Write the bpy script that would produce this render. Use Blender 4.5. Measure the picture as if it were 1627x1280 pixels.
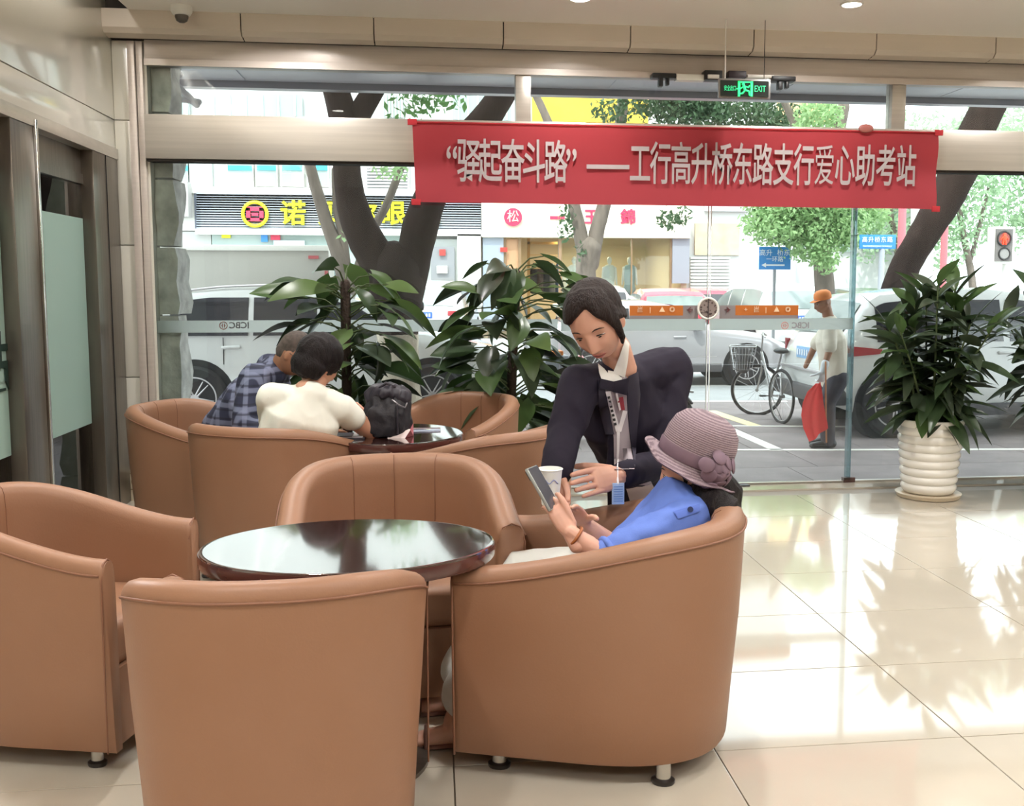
import bpy, bmesh, math, random
import numpy as np
from mathutils import Vector, Matrix, noise, Quaternion
from mathutils.bvhtree import BVHTree
V = Vector
PI = math.pi
random.seed(7)
sc = bpy.context.scene
COL = sc.collection
for _o in list(bpy.data.objects):
    bpy.data.objects.remove(_o)

# ---------------------------------------------------------------- camera
F, CX, CY, H = 1600.0, 888.0, 610.0, 1.4      # focal length and principal point in pixels, lens height
PITCH = math.atan(155 / F)
YAW = math.atan(198 / math.hypot(F, 155))
fwd = V((math.sin(YAW) * math.cos(PITCH), math.cos(YAW) * math.cos(PITCH), -math.sin(PITCH)))
rgt = V((math.cos(YAW), -math.sin(YAW), 0))
upv = rgt.cross(fwd)
CAM = V((0, 0, H))
cd = bpy.data.cameras.new('camera')
cam = bpy.data.objects.new('camera', cd)
COL.objects.link(cam)
cd.sensor_fit = 'HORIZONTAL'
cd.sensor_width = 36
cd.lens = 36 * F / 1627
cd.shift_x = (813.5 - CX) / 1627
cd.shift_y = (CY - 640) / 1627
cd.clip_end = 300
cd.clip_start = 0.05
M = Matrix((rgt, upv, -fwd)).transposed().to_4x4()
M.translation = CAM
cam.matrix_world = M
sc.camera = cam

def ray(px, py):
    return fwd + rgt * ((px - CX) / F) - upv * ((py - CY) / F)
def at(px, py, Y):
    r = ray(px, py); return CAM + r * (Y / r.y)
def fl(px, py, z=0.0):
    r = ray(px, py); return CAM + r * ((z - H) / r.z)

# ---------------------------------------------------------------- world, sun, exposure
sc.view_settings.view_transform = 'Standard'
sc.view_settings.look = 'None'
sc.view_settings.gamma = 1
sc.view_settings.use_curve_mapping = False
sc.view_settings.exposure = 0.31
w = bpy.data.worlds.new('sky'); sc.world = w; w.use_nodes = True
nt = w.node_tree; nt.nodes.clear()
wo = nt.nodes.new('ShaderNodeOutputWorld'); bg = nt.nodes.new('ShaderNodeBackground')
sk = nt.nodes.new('ShaderNodeTexSky'); sk.sky_type = 'HOSEK_WILKIE'; sk.turbidity = 6
sk.sun_direction = V((-0.25, -0.5, 0.85)).normalized()
mxw = nt.nodes.new('ShaderNodeMix'); mxw.data_type = 'RGBA'
mxw.inputs['Factor'].default_value = 0.65
mxw.inputs['B'].default_value = (0.93, 0.97, 1.0, 1)
nt.links.new(sk.outputs[0], mxw.inputs['A'])
nt.links.new(mxw.outputs['Result'], bg.inputs[0])
bg.inputs[1].default_value = 5.0
nt.links.new(bg.outputs[0], wo.inputs[0])
sl = bpy.data.lights.new('sun', 'SUN'); sl.energy = 3.6; sl.angle = math.radians(1.2); sl.color = (1, .96, .9)
so = bpy.data.objects.new('sun', sl); COL.objects.link(so)
so.rotation_euler = V((-0.25, -0.5, 0.87)).to_track_quat('Z', 'Y').to_euler()
so.location = (-3, -6, 14)
sc.cycles.use_denoising = True
sc.cycles.max_bounces = 10
sc.cycles.transparent_max_bounces = 24
sc.cycles.diffuse_bounces = 6
sc.cycles.glossy_bounces = 5
sc.cycles.caustics_reflective = False
sc.cycles.caustics_refractive = False
sc.cycles.sample_clamp_indirect = 6

# ---------------------------------------------------------------- materials
def lin(h):
    if not isinstance(h, str):
        return tuple(h)
    h = h.lstrip('#')
    o = []
    for i in (0, 2, 4):
        c = int(h[i:i + 2], 16) / 255
        o.append(c / 12.92 if c <= .04045 else ((c + .055) / 1.055) ** 2.4)
    return tuple(o)
_m = {}
def mat(name, c, rough=.5, metal=0, spec=.5, var=None, bump=None, coat=0, trans=0, emit=0, sheen=0, alpha=1, c2=None, stretch=None, sss=0):
    """principled material; var=(scale, amount) mottles the colour towards c2 (or darker), bump=(scale, strength)"""
    if name in _m:
        return _m[name]
    m = bpy.data.materials.new(name); m.use_nodes = True; _m[name] = m
    n = m.node_tree.nodes; L = m.node_tree.links; b = n['Principled BSDF']
    col = lin(c) + (1,)
    b.inputs['Base Color'].default_value = col
    b.inputs['Roughness'].default_value = rough
    b.inputs['Metallic'].default_value = metal
    b.inputs['Specular IOR Level'].default_value = spec
    b.inputs['Coat Weight'].default_value = coat
    b.inputs['Coat Roughness'].default_value = .05
    b.inputs['Transmission Weight'].default_value = trans
    b.inputs['Sheen Weight'].default_value = sheen
    b.inputs['Alpha'].default_value = alpha
    if sss:
        b.inputs['Subsurface Weight'].default_value = sss
        b.inputs['Subsurface Radius'].default_value = (.02, .008, .004)
    if emit:
        b.inputs['Emission Color'].default_value = col
        b.inputs['Emission Strength'].default_value = emit
    if var or bump:
        tc = n.new('ShaderNodeTexCoord'); mp = n.new('ShaderNodeMapping')
        L.new(tc.outputs['Object'], mp.inputs[0])
        if stretch:
            mp.inputs['Scale'].default_value = stretch
    if var:
        t = n.new('ShaderNodeTexNoise'); t.inputs['Scale'].default_value = var[0]; t.inputs['Detail'].default_value = 5
        L.new(mp.outputs[0], t.inputs[0])
        r = n.new('ShaderNodeValToRGB')
        r.color_ramp.elements[0].position = .3; r.color_ramp.elements[1].position = .7
        d = lin(c2) if c2 else tuple(x * (1 - var[1]) for x in col[:3])
        r.color_ramp.elements[0].color = tuple(d) + (1,)
        r.color_ramp.elements[1].color = col
        L.new(t.outputs[0], r.inputs[0]); L.new(r.outputs[0], b.inputs['Base Color'])
    if bump:
        t2 = n.new('ShaderNodeTexNoise'); t2.inputs['Scale'].default_value = bump[0]; t2.inputs['Detail'].default_value = 4
        bp = n.new('ShaderNodeBump'); bp.inputs['Strength'].default_value = bump[1]; bp.inputs['Distance'].default_value = .02
        L.new(mp.outputs[0], t2.inputs[0]); L.new(t2.outputs[0], bp.inputs['Height']); L.new(bp.outputs[0], b.inputs['Normal'])
    return m
def glass_mat(name, tint='#f4fbf8', refl=1.0, veil=0.0, rough=0.0):
    """thin pane: see-through with mirror reflections growing at grazing angles"""
    if name in _m:
        return _m[name]
    m = bpy.data.materials.new(name); m.use_nodes = True; _m[name] = m
    n = m.node_tree.nodes; L = m.node_tree.links; n.clear()
    o = n.new('ShaderNodeOutputMaterial'); t = n.new('ShaderNodeBsdfTransparent'); g = n.new('ShaderNodeBsdfGlossy')
    t.inputs[0].default_value = lin(tint) + (1,); g.inputs['Roughness'].default_value = rough
    f = n.new('ShaderNodeFresnel'); f.inputs[0].default_value = 1.45
    mu = n.new('ShaderNodeMath'); mu.operation = 'MULTIPLY'; mu.inputs[1].default_value = refl; mu.use_clamp = True
    L.new(f.outputs[0], mu.inputs[0])
    x = n.new('ShaderNodeMixShader'); L.new(mu.outputs[0], x.inputs[0]); L.new(t.outputs[0], x.inputs[1]); L.new(g.outputs[0], x.inputs[2])
    last = x
    if veil:
        d = n.new('ShaderNodeBsdfTranslucent'); d.inputs[0].default_value = (.9, .92, .92, 1)
        y = n.new('ShaderNodeMixShader'); y.inputs[0].default_value = veil
        L.new(x.outputs[0], y.inputs[1]); L.new(d.outputs[0], y.inputs[2]); last = y
    L.new(last.outputs[0], o.inputs[0])
    return m
def film_mat(name, c, through=.4, rough=.5):
    """thin sheet that passes scattered light: frosted film, banner cloth, leaves"""
    if name in _m:
        return _m[name]
    m = bpy.data.materials.new(name); m.use_nodes = True; _m[name] = m
    n = m.node_tree.nodes; L = m.node_tree.links
    b = n['Principled BSDF']; b.inputs['Base Color'].default_value = lin(c) + (1,); b.inputs['Roughness'].default_value = rough
    t = n.new('ShaderNodeBsdfTranslucent'); t.inputs[0].default_value = lin(c) + (1,)
    x = n.new('ShaderNodeMixShader'); x.inputs[0].default_value = through
    L.new(b.outputs[0], x.inputs[1]); L.new(t.outputs[0], x.inputs[2])
    L.new(x.outputs[0], n['Material Output'].inputs[0])
    return m

# ---------------------------------------------------------------- mesh helpers
class MB:
    """collects shapes in one bmesh"""
    def __init__(s):
        s.b = bmesh.new()
    def box(s, lo, hi, bev=0, rot=None, about=None):
        g = bmesh.ops.create_cube(s.b, size=1)['verts']
        lo, hi = V(lo), V(hi)
        for v in g:
            v.co = V((lo[i] + (v.co[i] + .5) * (hi[i] - lo[i]) for i in range(3)))
        if bev:
            e = list({e for v in g for e in v.link_edges})
            r = bmesh.ops.bevel(s.b, geom=e, offset=bev, segments=2, affect='EDGES', profile=.6)
            g = list({v for f in r['faces'] for v in f.verts} | {v for v in g if v.is_valid})
        if rot is not None:
            c = V(about) if about is not None else (lo + hi) / 2
            for v in g:
                v.co = rot @ (v.co - c) + c
        return s
    def rings(s, rings, closed=True, cap=True):
        vs = [[s.b.verts.new(p) for p in r] for r in rings]
        n = len(vs[0])
        for a, b in zip(vs[:-1], vs[1:]):
            for i in range(n if closed else n - 1):
                j = (i + 1) % n
                s.b.faces.new((a[i], a[j], b[j], b[i]))
        if cap and closed:
            s.b.faces.new(vs[0][::-1]); s.b.faces.new(vs[-1])
        return s
    def tube(s, pts, r, n=10, lat=None, round_ends=True):
        """tapering tube; r per point: number or (across lat, across depth)"""
        pts = [V(p) for p in pts]
        if not isinstance(r, (list,)):
            r = [r] * len(pts)
        rr = [(x, x) if not isinstance(x, tuple) else x for x in r]
        T = []
        for i in range(len(pts)):
            a = pts[max(i - 1, 0)]; b = pts[min(i + 1, len(pts) - 1)]
            T.append((b - a).normalized())
        ref = V(lat) if lat is not None else (V((1, 0, 0)) if abs(T[0].x) < .8 else V((0, 1, 0)))
        P, R, TT = list(pts), list(rr), list(T)
        rings = []
        def ring(p, t, ra, ref):
            x = ref - t * ref.dot(t)
            x = x.normalized() if x.length > 1e-6 else t.orthogonal().normalized()
            y = t.cross(x)
            return [p + x * (ra[0] * math.cos(2 * PI * k / n)) + y * (ra[1] * math.sin(2 * PI * k / n)) for k in range(n)], x
        seq = []
        if round_ends:
            m0 = min(rr[0]); m1 = min(rr[-1])
            for a in (80, 55, 28):
                q = math.radians(a); seq.append((pts[0] - T[0] * m0 * math.sin(q), T[0], (rr[0][0] * math.cos(q), rr[0][1] * math.cos(q))))
        for p, t, q in zip(pts, T, rr):
            seq.append((p, t, q))
        if round_ends:
            for a in (28, 55, 80):
                q = math.radians(a); seq.append((pts[-1] + T[-1] * m1 * math.sin(q), T[-1], (rr[-1][0] * math.cos(q), rr[-1][1] * math.cos(q))))
        x = ref
        for p, t, q in seq:
            rg, x2 = ring(p, t, q, ref if lat is not None else x)
            x = x2
            rings.append(rg)
        return s.rings(rings)
    def cyl(s, a, b, r, n=16, r2=None):
        return s.tube([a, b], [r, r if r2 is None else r2], n, round_ends=False)
    def lathe(s, prof, n=24, c=(0, 0, 0), cap=True):
        c = V(c)
        return s.rings([[c + V((r * math.cos(2 * PI * k / n), r * math.sin(2 * PI * k / n), z)) for k in range(n)] for r, z in prof], cap=cap)
    def ball(s, c, r, u=16, v=10, mtx=None):
        c = V(c); r = V(r) if hasattr(r, '__len__') else V((r, r, r))
        g = bmesh.ops.create_uvsphere(s.b, u_segments=u, v_segments=v, radius=1)['verts']
        for p in g:
            q = V((p.co.x * r.x, p.co.y * r.y, p.co.z * r.z))
            p.co = c + (mtx @ q if mtx is not None else q)
        return s
    def prism(s, poly, d):
        """polygon (3d points) pushed along vector d"""
        a = [s.b.verts.new(V(p)) for p in poly]; b = [s.b.verts.new(V(p) + V(d)) for p in poly]
        n = len(a)
        s.b.faces.new(a[::-1]); s.b.faces.new(b)
        for i in range(n):
            j = (i + 1) % n
            s.b.faces.new((a[i], a[j], b[j], b[i]))
        return s
    def torus(s, c, R, r, axis=(0, 0, 1), n=32, m=8, a0=0, a1=2 * PI):
        q = V((0, 0, 1)).rotation_difference(V(axis)); c = V(c)
        full = abs(a1 - a0 - 2 * PI) < 1e-4
        N = n if full else n + 1
        rg = []
        for i in range(N):
            t = a0 + (a1 - a0) * i / n
            o = V((math.cos(t), math.sin(t), 0))
            rg.append([c + q @ (o * (R + r * math.cos(2 * PI * k / m)) + V((0, 0, r * math.sin(2 * PI * k / m)))) for k in range(m)])
        if full:
            rg.append(rg[0])
            vs = [[s.b.verts.new(p) for p in r_] for r_ in rg[:-1]]
            for i in range(n):
                a, b = vs[i], vs[(i + 1) % n]
                for k in range(m):
                    l = (k + 1) % m
                    s.b.faces.new((a[k], b[k], b[l], a[l]))
            return s
        return s.rings(rg)
    def face(s, pts):
        s.b.faces.new([s.b.verts.new(V(p)) for p in pts]); return s
    def mesh(s, name, m=None, smooth=None):
        bmesh.ops.recalc_face_normals(s.b, faces=s.b.faces)
        me = bpy.data.meshes.new(name); s.b.to_mesh(me); s.b.free()
        if m is not None:
            me.materials.append(m)
        if smooth is not None:
            me.polygons.foreach_set('use_smooth', [True] * len(me.polygons))
            if smooth < 179:
                me.set_sharp_from_angle(angle=math.radians(smooth))
        return me
    def obj(s, name, m, parent=None, smooth=40, world=False, kind=None, label=None):
        return link(name, s.mesh(name, m, smooth), parent, world, kind, label)
def link(name, me, parent=None, world=False, kind=None, label=None):
    o = bpy.data.objects.new(name, me); COL.objects.link(o)
    if parent is not None:
        o.parent = parent
        if world:
            p = parent; off = V((0, 0, 0))
            while p is not None:
                off += p.location; p = p.parent
            me.transform(Matrix.Translation(-off))
    if kind:
        o['kind'] = kind
    if label:
        o['label'] = label
    return o
def tag(o, label, cat, group=None, kind=None):
    o['label'] = label; o['category'] = cat
    if group:
        o['group'] = group
    if kind:
        o['kind'] = kind
    return o
def thing(name, label, cat, loc=(0, 0, 0), rz=0, group=None):
    o = bpy.data.objects.new(name, None); COL.objects.link(o)
    o.empty_display_size = .1
    o.location = loc; o.rotation_euler = (0, 0, rz)
    return tag(o, label, cat, group)
def kids(o):
    return [c for c in COL.objects if c.parent == o]
def copytree(o, parent=None):
    ch = kids(o)
    c = o.copy(); COL.objects.link(c); c.parent = parent
    for k in ch:
        copytree(k, c)
    return c
def inst(name, me, parent, loc, rot=(0, 0, 0), scale=(1, 1, 1)):
    o = bpy.data.objects.new(name, me); COL.objects.link(o); o.parent = parent
    o.location = loc; o.rotation_euler = rot; o.scale = scale
    return o
def struct(mb, name, m, smooth=None):
    return mb.obj(name, m, None, smooth, kind='structure')
def text(name, s, size, m, parent, loc, mirror=False, sx=1, bold=0, ext=.002, rot=(PI / 2, 0, 0), align='CENTER', world=True):
    cu = bpy.data.curves.new(name, 'FONT'); cu.body = s; cu.size = size; cu.extrude = ext; cu.offset = bold
    cu.align_x = align; cu.align_y = 'CENTER'; cu.resolution_u = 3
    cu.materials.append(m)
    o = bpy.data.objects.new('tmp', cu); COL.objects.link(o)
    dg = bpy.context.evaluated_depsgraph_get(); dg.update()
    me = bpy.data.meshes.new_from_object(o.evaluated_get(dg))
    bpy.data.objects.remove(o); bpy.data.curves.remove(cu)
    if not me.materials: me.materials.append(m)
    o = bpy.data.objects.new(name, me); COL.objects.link(o)
    o.rotation_euler = rot
    o.scale = ((-sx if mirror else sx), 1, 1)
    off = V((0, 0, 0))
    if parent is not None:
        o.parent = parent
        p = parent
        while world and p is not None:
            off += p.location; p = p.parent
    o.location = V(loc) - off
    return o
def fuse(mb, voxel, smooth=4, wr=0, ws=14, seed=0, fac=.5):
    """melts overlapping closed shapes into one continuous surface; wr wrinkles it"""
    bmesh.ops.recalc_face_normals(mb.b, faces=mb.b.faces)
    me = bpy.data.meshes.new('tmp'); mb.b.to_mesh(me); mb.b.free()
    o = bpy.data.objects.new('tmp', me); COL.objects.link(o)
    r = o.modifiers.new('r', 'REMESH'); r.mode = 'VOXEL'; r.voxel_size = voxel; r.adaptivity = 0
    if smooth:
        q = o.modifiers.new('s', 'SMOOTH'); q.iterations = smooth; q.factor = fac
    dg = bpy.context.evaluated_depsgraph_get(); dg.update()
    out = bpy.data.meshes.new_from_object(o.evaluated_get(dg))
    bpy.data.objects.remove(o); bpy.data.meshes.remove(me)
    if wr:
        n = len(out.vertices); nn = [v.normal.copy() for v in out.vertices]
        sd = V((seed * 3.1, seed * 1.7, seed * .9))
        for v, k in zip(out.vertices, nn):
            p = v.co * ws + sd
            p.z *= .55
            d = 1 - abs(noise.noise(p)) * 2
            v.co += k * (wr * d + wr * .5 * noise.noise(p * 2.3))
    out.polygons.foreach_set('use_smooth', [True] * len(out.polygons))
    return out
def bvh_of(me, off=V((0, 0, 0))):
    return BVHTree.FromPolygons([v.co + off for v in me.vertices], [tuple(p.vertices) for p in me.polygons])
def lerp(a, b, t):
    return a + (b - a) * t
def poly_at(pl, t):
    """point along polyline by parameter 0..1 (even per segment)"""
    n = len(pl) - 1; k = min(int(t * n), n - 1); u = t * n - k
    return tuple(lerp(pl[k][i], pl[k + 1][i], u) for i in range(len(pl[0])))
def patch(bv, L, R, nu, nv, lift, th=.003, name='panel', m=None, parent=None, origin=CAM, fallback=None):
    """thin sheet lying on a garment: a strip between two outlines, laid on the surface"""
    rows = []
    last = fallback
    for i in range(nu + 1):
        row = []
        for j in range(nv + 1):
            a = poly_at(L, i / nu); b = poly_at(R, i / nu)
            px, py = lerp(a[0], b[0], j / nv), lerp(a[1], b[1], j / nv)
            d = ray(px, py).normalized()
            h = bv.ray_cast(CAM, d)
            dist = h[3] if h[0] is not None else (last if last is not None else 3.0)
            last = dist
            row.append(CAM + d * (dist - lift))
        rows.append(row)
    mb = MB()
    back = [[p + ray(0, 0) * 0 + (p - CAM).normalized() * th for p in r] for r in rows]
    vf = [[mb.b.verts.new(p) for p in r] for r in rows]; vb = [[mb.b.verts.new(p) for p in r] for r in back]
    for i in range(nu):
        for j in range(nv):
            mb.b.faces.new((vf[i][j], vf[i][j + 1], vf[i + 1][j + 1], vf[i + 1][j]))
            mb.b.faces.new((vb[i][j], vb[i + 1][j], vb[i + 1][j + 1], vb[i][j + 1]))
    for i in range(nu):
        for j in (0, nv):
            mb.b.faces.new((vf[i][j], vf[i + 1][j], vb[i + 1][j], vb[i][j]))
    for j in range(nv):
        for i in (0, nu):
            mb.b.faces.new((vf[i][j], vf[i][j + 1], vb[i][j + 1], vb[i][j]))
    return mb.obj(name, m, parent, 60, world=True)
# ================================================================ the room
m_tile = mat('floor tile', '#bcb4a5', .06, spec=.6, var=(3, .06), coat=.35)
m_joint = mat('tile joint', '#8d8478', .6)
m_panel = mat('wall panel', '#d6d3c8', .12, spec=.6, var=(1.2, .05), coat=.4)
m_ceil = mat('ceiling paint', '#f3efe9', .6)
m_trim = mat('bulkhead panel', '#d2c6b8', .45, var=(2, .05), stretch=(.3, 1, 6))
m_rail = mat('beige aluminium', '#cabfb6', .35, metal=.15, stretch=(.2, 1, 12), var=(6, .08))
m_steel = mat('brushed steel', '#c9c2b8', .3, metal=.6, var=(9, .14), stretch=(.1, 1, 5))
m_dsteel = mat('dark brushed steel', '#7d756c', .3, metal=.8, var=(14, .25), stretch=(1, 4, .15))
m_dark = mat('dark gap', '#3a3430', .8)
m_glass = glass_mat('window glass', '#f6fbf9', 1.0, veil=.01)
m_glass2 = glass_mat('side glass', '#b9c9c2', 1.6)
m_frost = film_mat('frosted film', '#c3dcd2', .45, .45)
m_white = mat('white plastic', '#e6e4de', .35)
m_black = mat('black plastic', '#1d1c1e', .4)
m_chrome = mat('chrome', '#c9c7c4', .12, metal=1)
m_stone = mat('rough stone', '#f0ede6', .85, var=(9, .45), bump=(14, .8))

f = struct(MB().box((-2.1, -4.05, -.3), (8.1, 6.86, -.012)), 'floor', m_joint)
tile = MB().box((.002, .002, -.014), (.788, .598, 0), .0015).mesh('tile', m_tile, None)
for i in range(-4, 10):
    for j in range(-2, 12):
        x, y = .83 + .79 * i, .45 + .6 * (j - 1)
        if x > -2.4 and y + .6 < 6.86:
            inst('tile', tile, f, (x, y, 0))
mb = MB().box((-2.1, 6.645, -.014), (8.1, 6.86, 0))
mb.obj('threshold', m_tile, f)

# ceiling with the raised strip along the left wall
c = struct(MB().box((-1.84, -4.05, 3.09), (8.1, 6.66, 3.2)), 'ceiling', m_ceil)
struct(MB().box((-2.15, -4.05, 3.3), (-1.84, 6.9, 3.36)), 'ceiling_left', m_ceil)
# bulkhead over the window, in separate panels
tr = struct(MB().box((-2.02, 6.72, 2.95), (8.1, 6.9, 3.2)), 'trim_1', m_dark)
xs = [-2.02] + [at(px, 60, 6.64).x for px in (383, 594, 800, 1002, 1198, 1393, 1583)]
while xs[-1] < 7.9:
    xs.append(xs[-1] + .83)
for a, b in zip(xs[:-1], xs[1:]):
    pr_ = [(a + .004, 6.64, 3.095), (a + .004, 6.64, 2.985), (a + .004, 6.67, 2.955), (a + .004, 6.76, 2.945), (a + .004, 6.76, 3.095)]
    MB().prism(pr_, (b - a - .008, 0, 0)).obj('bulkhead_panel', m_trim, tr, 30)

# left wall
wl = struct(MB().box((-2.2, -4.05, 2.27), (-2.03, 6.95, 3.36)), 'wall_left', m_panel)
for (y0, y1) in ((-4.0, -1.2), (-1.195, 1.5), (1.505, 4.2), (4.205, 6.83)):
    MB().box((-2.03, y0, 2.272), (-2.0, y1, 2.447), .003).obj('panel', m_panel, wl, 30)
    MB().box((-2.03, y0, 2.453), (-2.0, y1, 3.3), .003).obj('panel', m_panel, wl, 30)
mb = MB().box((-2.2, -4.05, -.01), (-2.0, 2.4, 2.27)); struct(mb, 'wall_left_lower', m_panel)
# lobby seen through the side glass
mb = MB().box((-4.6, 2.3, -.02), (-4.5, 7, 2.9)).box((-4.6, 2.2, -.02), (-2.2, 2.4, 2.9)).box((-4.6, 6.86, -.02), (-2.21, 6.95, 2.9)).box((-4.6, 2.3, -.06), (-2.1, 6.9, -.015)).box((-4.6, 2.3, 2.75), (-2.2, 6.9, 2.8))
struct(mb, 'wall_side_lobby', mat('lobby grey', '#77706a', .5))
# steel portal with frosted glass leaves
po = thing('steel_portal', 'dark brushed steel doorway frame with two frosted glass panels along the left wall', 'doorway', (-2.0, 5.4, 0))
MB().box((-2.12, 2.4, 2.2), (-1.985, 6.81, 2.268), .004).obj('header', m_steel, po, 30, world=True)
MB().box((-2.2, 2.4, 2.05), (-2.06, 6.8, 2.2)).obj('track_cover', m_dsteel, po, 30, world=True)
for (y0, y1, w_) in ((6.33, 6.80, .11), (5.16, 5.44, .1), (3.9, 4.2, .1)):
    MB().box((-2.0 - w_, y0, .0), (-1.99, y1, 2.2), .004).obj('jamb', m_dsteel, po, 30, world=True)
MB().box((-2.0, 5.44, .02), (-1.975, 5.465, 2.235), .003).obj('edge_strip', m_chrome, po, 30, world=True)
MB().box((-2.0, 6.56, .0), (-1.986, 6.567, 2.2)).obj('edge_strip', m_black, po, 30, world=True)
for (y0, y1) in ((5.465, 6.33), (4.2, 5.16)):
    g = MB().box((-2.075, y0, .03), (-2.065, y1, 2.05)).obj('glass_leaf', m_glass2, po, None, world=True)
    MB().box((-2.063, y0 + .005, .58), (-2.060, y1 - .005, 1.80)).obj('frosted_film', m_frost, g, None, world=True)
    MB().box((-2.09, y0, .0), (-2.05, y1, .045)).obj('bottom_rail', m_steel, po, 30, world=True)
    MB().box((-2.09, y0, 2.0), (-2.05, y1, 2.06)).obj('top_rail', m_dsteel, po, 30, world=True)
text('sign_letter', '站', .30, mat('sign green black', '#1d332c', .5), po, (-2.055, 5.02, 1.02), rot=(PI / 2, 0, PI / 2), bold=.006)

# corner column with a decorated base tile
cl = struct(MB().box((-2.02, 6.84, 0), (-1.8, 7.0, 3.0)), 'wall_corner_column', m_panel)
for z0, z1 in ((.2, .81), (.816, 1.66), (1.666, 2.447), (2.453, 2.94)):
    MB().box((-2.0, 6.81, z0), (-1.905, 6.86, z1), .003).obj('panel', m_panel, cl, 30)
b = MB().box((-2.0, 6.80, .0), (-1.9, 6.86, .2), .003).obj('base_tile', mat('base tile', '#c9bba2', .3), cl, 30)
mb = MB().torus((-1.95, 6.797, .13), .03, .006, (0, 1, 0), 20, 6).box((-1.99, 6.795, .075), (-1.91, 6.80, .08)).box((-1.99, 6.795, .18), (-1.91, 6.80, .185)).box((-1.955, 6.795, .1), (-1.945, 6.80, .16)).box((-1.98, 6.795, .125), (-1.92, 6.8, .133))
mb.obj('base_tile_pattern', mat('pattern brown', '#7c6a50', .5), b, None)
st = thing('stone_column', 'narrow rough grey stone column standing outside the left edge of the window', 'column', (-1.74, 7.02, -.3))
zz = [-.3, .15, .62, 1.21, 1.66, 2.1, 2.52, 3.05]
for k in range(7):
    bm = MB().box((-1.82, 6.93, zz[k] + .006), (-1.67, 7.2, zz[k + 1] - .006))
    bmesh.ops.subdivide_edges(bm.b, edges=bm.b.edges[:], cuts=5, use_grid_fill=True)
    for v in bm.b.verts:
        q = noise.noise_vector(v.co * 6 + V((k * 3, 0, 0))) * .035
        if -2 < v.co.z < 4:
            v.co.x += q.x - (.012 if abs(v.co.z - zz[k]) < .05 or abs(v.co.z - zz[k + 1]) < .05 else 0)
            v.co.y += q.y
    bm.obj('stone', m_stone, st, 50, world=True)

# the other walls behind the lens and to the side keep the room closed
struct(MB().box((-2.2, -4.2, 0), (8.2, -4.05, 3.3)), 'wall_back', m_panel)
struct(MB().box((8.0, -4.1, 0), (8.2, 6.9, 3.3)), 'wall_right', m_panel)

# window wall
WY = 6.85
w1 = struct(MB().box((-1.8, WY - .05, 2.80), (8.05, WY + .07, 2.95), .004), 'window_1', m_rail, 30)
MB().box((-1.8, WY - .07, 2.79), (8.05, WY - .05, 2.83)).obj('frame_rail', m_rail, w1, 30)
MB().box((-1.905, WY - .06, 0), (-1.86, WY + .05, 2.94), .004).obj('frame_post', m_rail, w1, 30)
MB().box((-1.855, WY - .045, 0), (-1.815, WY + .04, 2.94), .004).obj('frame_post', m_rail, w1, 30)
MB().box((-1.81, WY - .075, 2.21), (8.0, WY + .075, 2.487), .003).obj('steel_beam', m_steel, w1, 30)
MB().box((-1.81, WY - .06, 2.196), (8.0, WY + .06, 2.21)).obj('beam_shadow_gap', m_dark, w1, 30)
for x in (.6, 3.215, 5.83):
    MB().box((x - .05, WY - .05, 2.487), (x + .05, WY + .05, 2.80), .003).obj('mullion', m_steel, w1, 30)
xx = [-1.81, .55, .65, 3.165, 3.265, 5.78, 5.88, 8.0]
for a, b in ((0, 1), (2, 3), (4, 5), (6, 7)):
    MB().box((xx[a], WY - .004, 2.487), (xx[b], WY + .004, 2.80)).obj('transom_pane', m_glass, w1, None)
g1 = MB().box((-1.815, WY - .005, .01), (.84, WY + .005, 2.196)).obj('fixed_pane', m_glass, w1, None)
g4 = MB().box((2.96, WY - .005, .01), (5.6, WY + .005, 2.196)).obj('fixed_pane', m_glass, w1, None)
MB().box((5.62, WY - .005, .01), (8.0, WY + .005, 2.196)).obj('fixed_pane', m_glass, w1, None)
MB().box((-1.815, WY - .02, .0), (8.0, WY + .02, .012)).obj('bottom_channel', m_steel, w1, 30)
m_edge = film_mat('glass edge green', '#c6dedb', .5, .1)
MB().box((2.925, WY - .012, .01), (2.955, WY + .03, 2.196)).obj('pane_edge', glass_mat('edge tint', '#b8cfd4', 2.2, .12), w1, None)
MB().box((2.90, WY - .03, 0), (2.985, WY + .02, .035), .003).obj('floor_guide', mat('brown guide', '#5b403a', .5), w1, 30)
d1 = struct(MB().box((.85, WY - .04, .02), (1.872, WY - .03, 2.196)), 'door_1', m_glass)
d2 = struct(MB().box((1.898, WY - .04, .02), (2.94, WY - .03, 2.196)), 'door_2', m_glass)
m_line = mat('bright edge', '#e8efee', .2)
for d, x in ((d1, 1.872), (d2, 1.892)):
    MB().box((x, WY - .042, .02), (x + .005, WY - .028, 2.196)).obj('door_edge', m_line, d, None)
MB().box((2.1, WY - .08, .0), (2.19, WY - .02, .008)).obj('floor_stop', m_black, d2, None)
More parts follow.
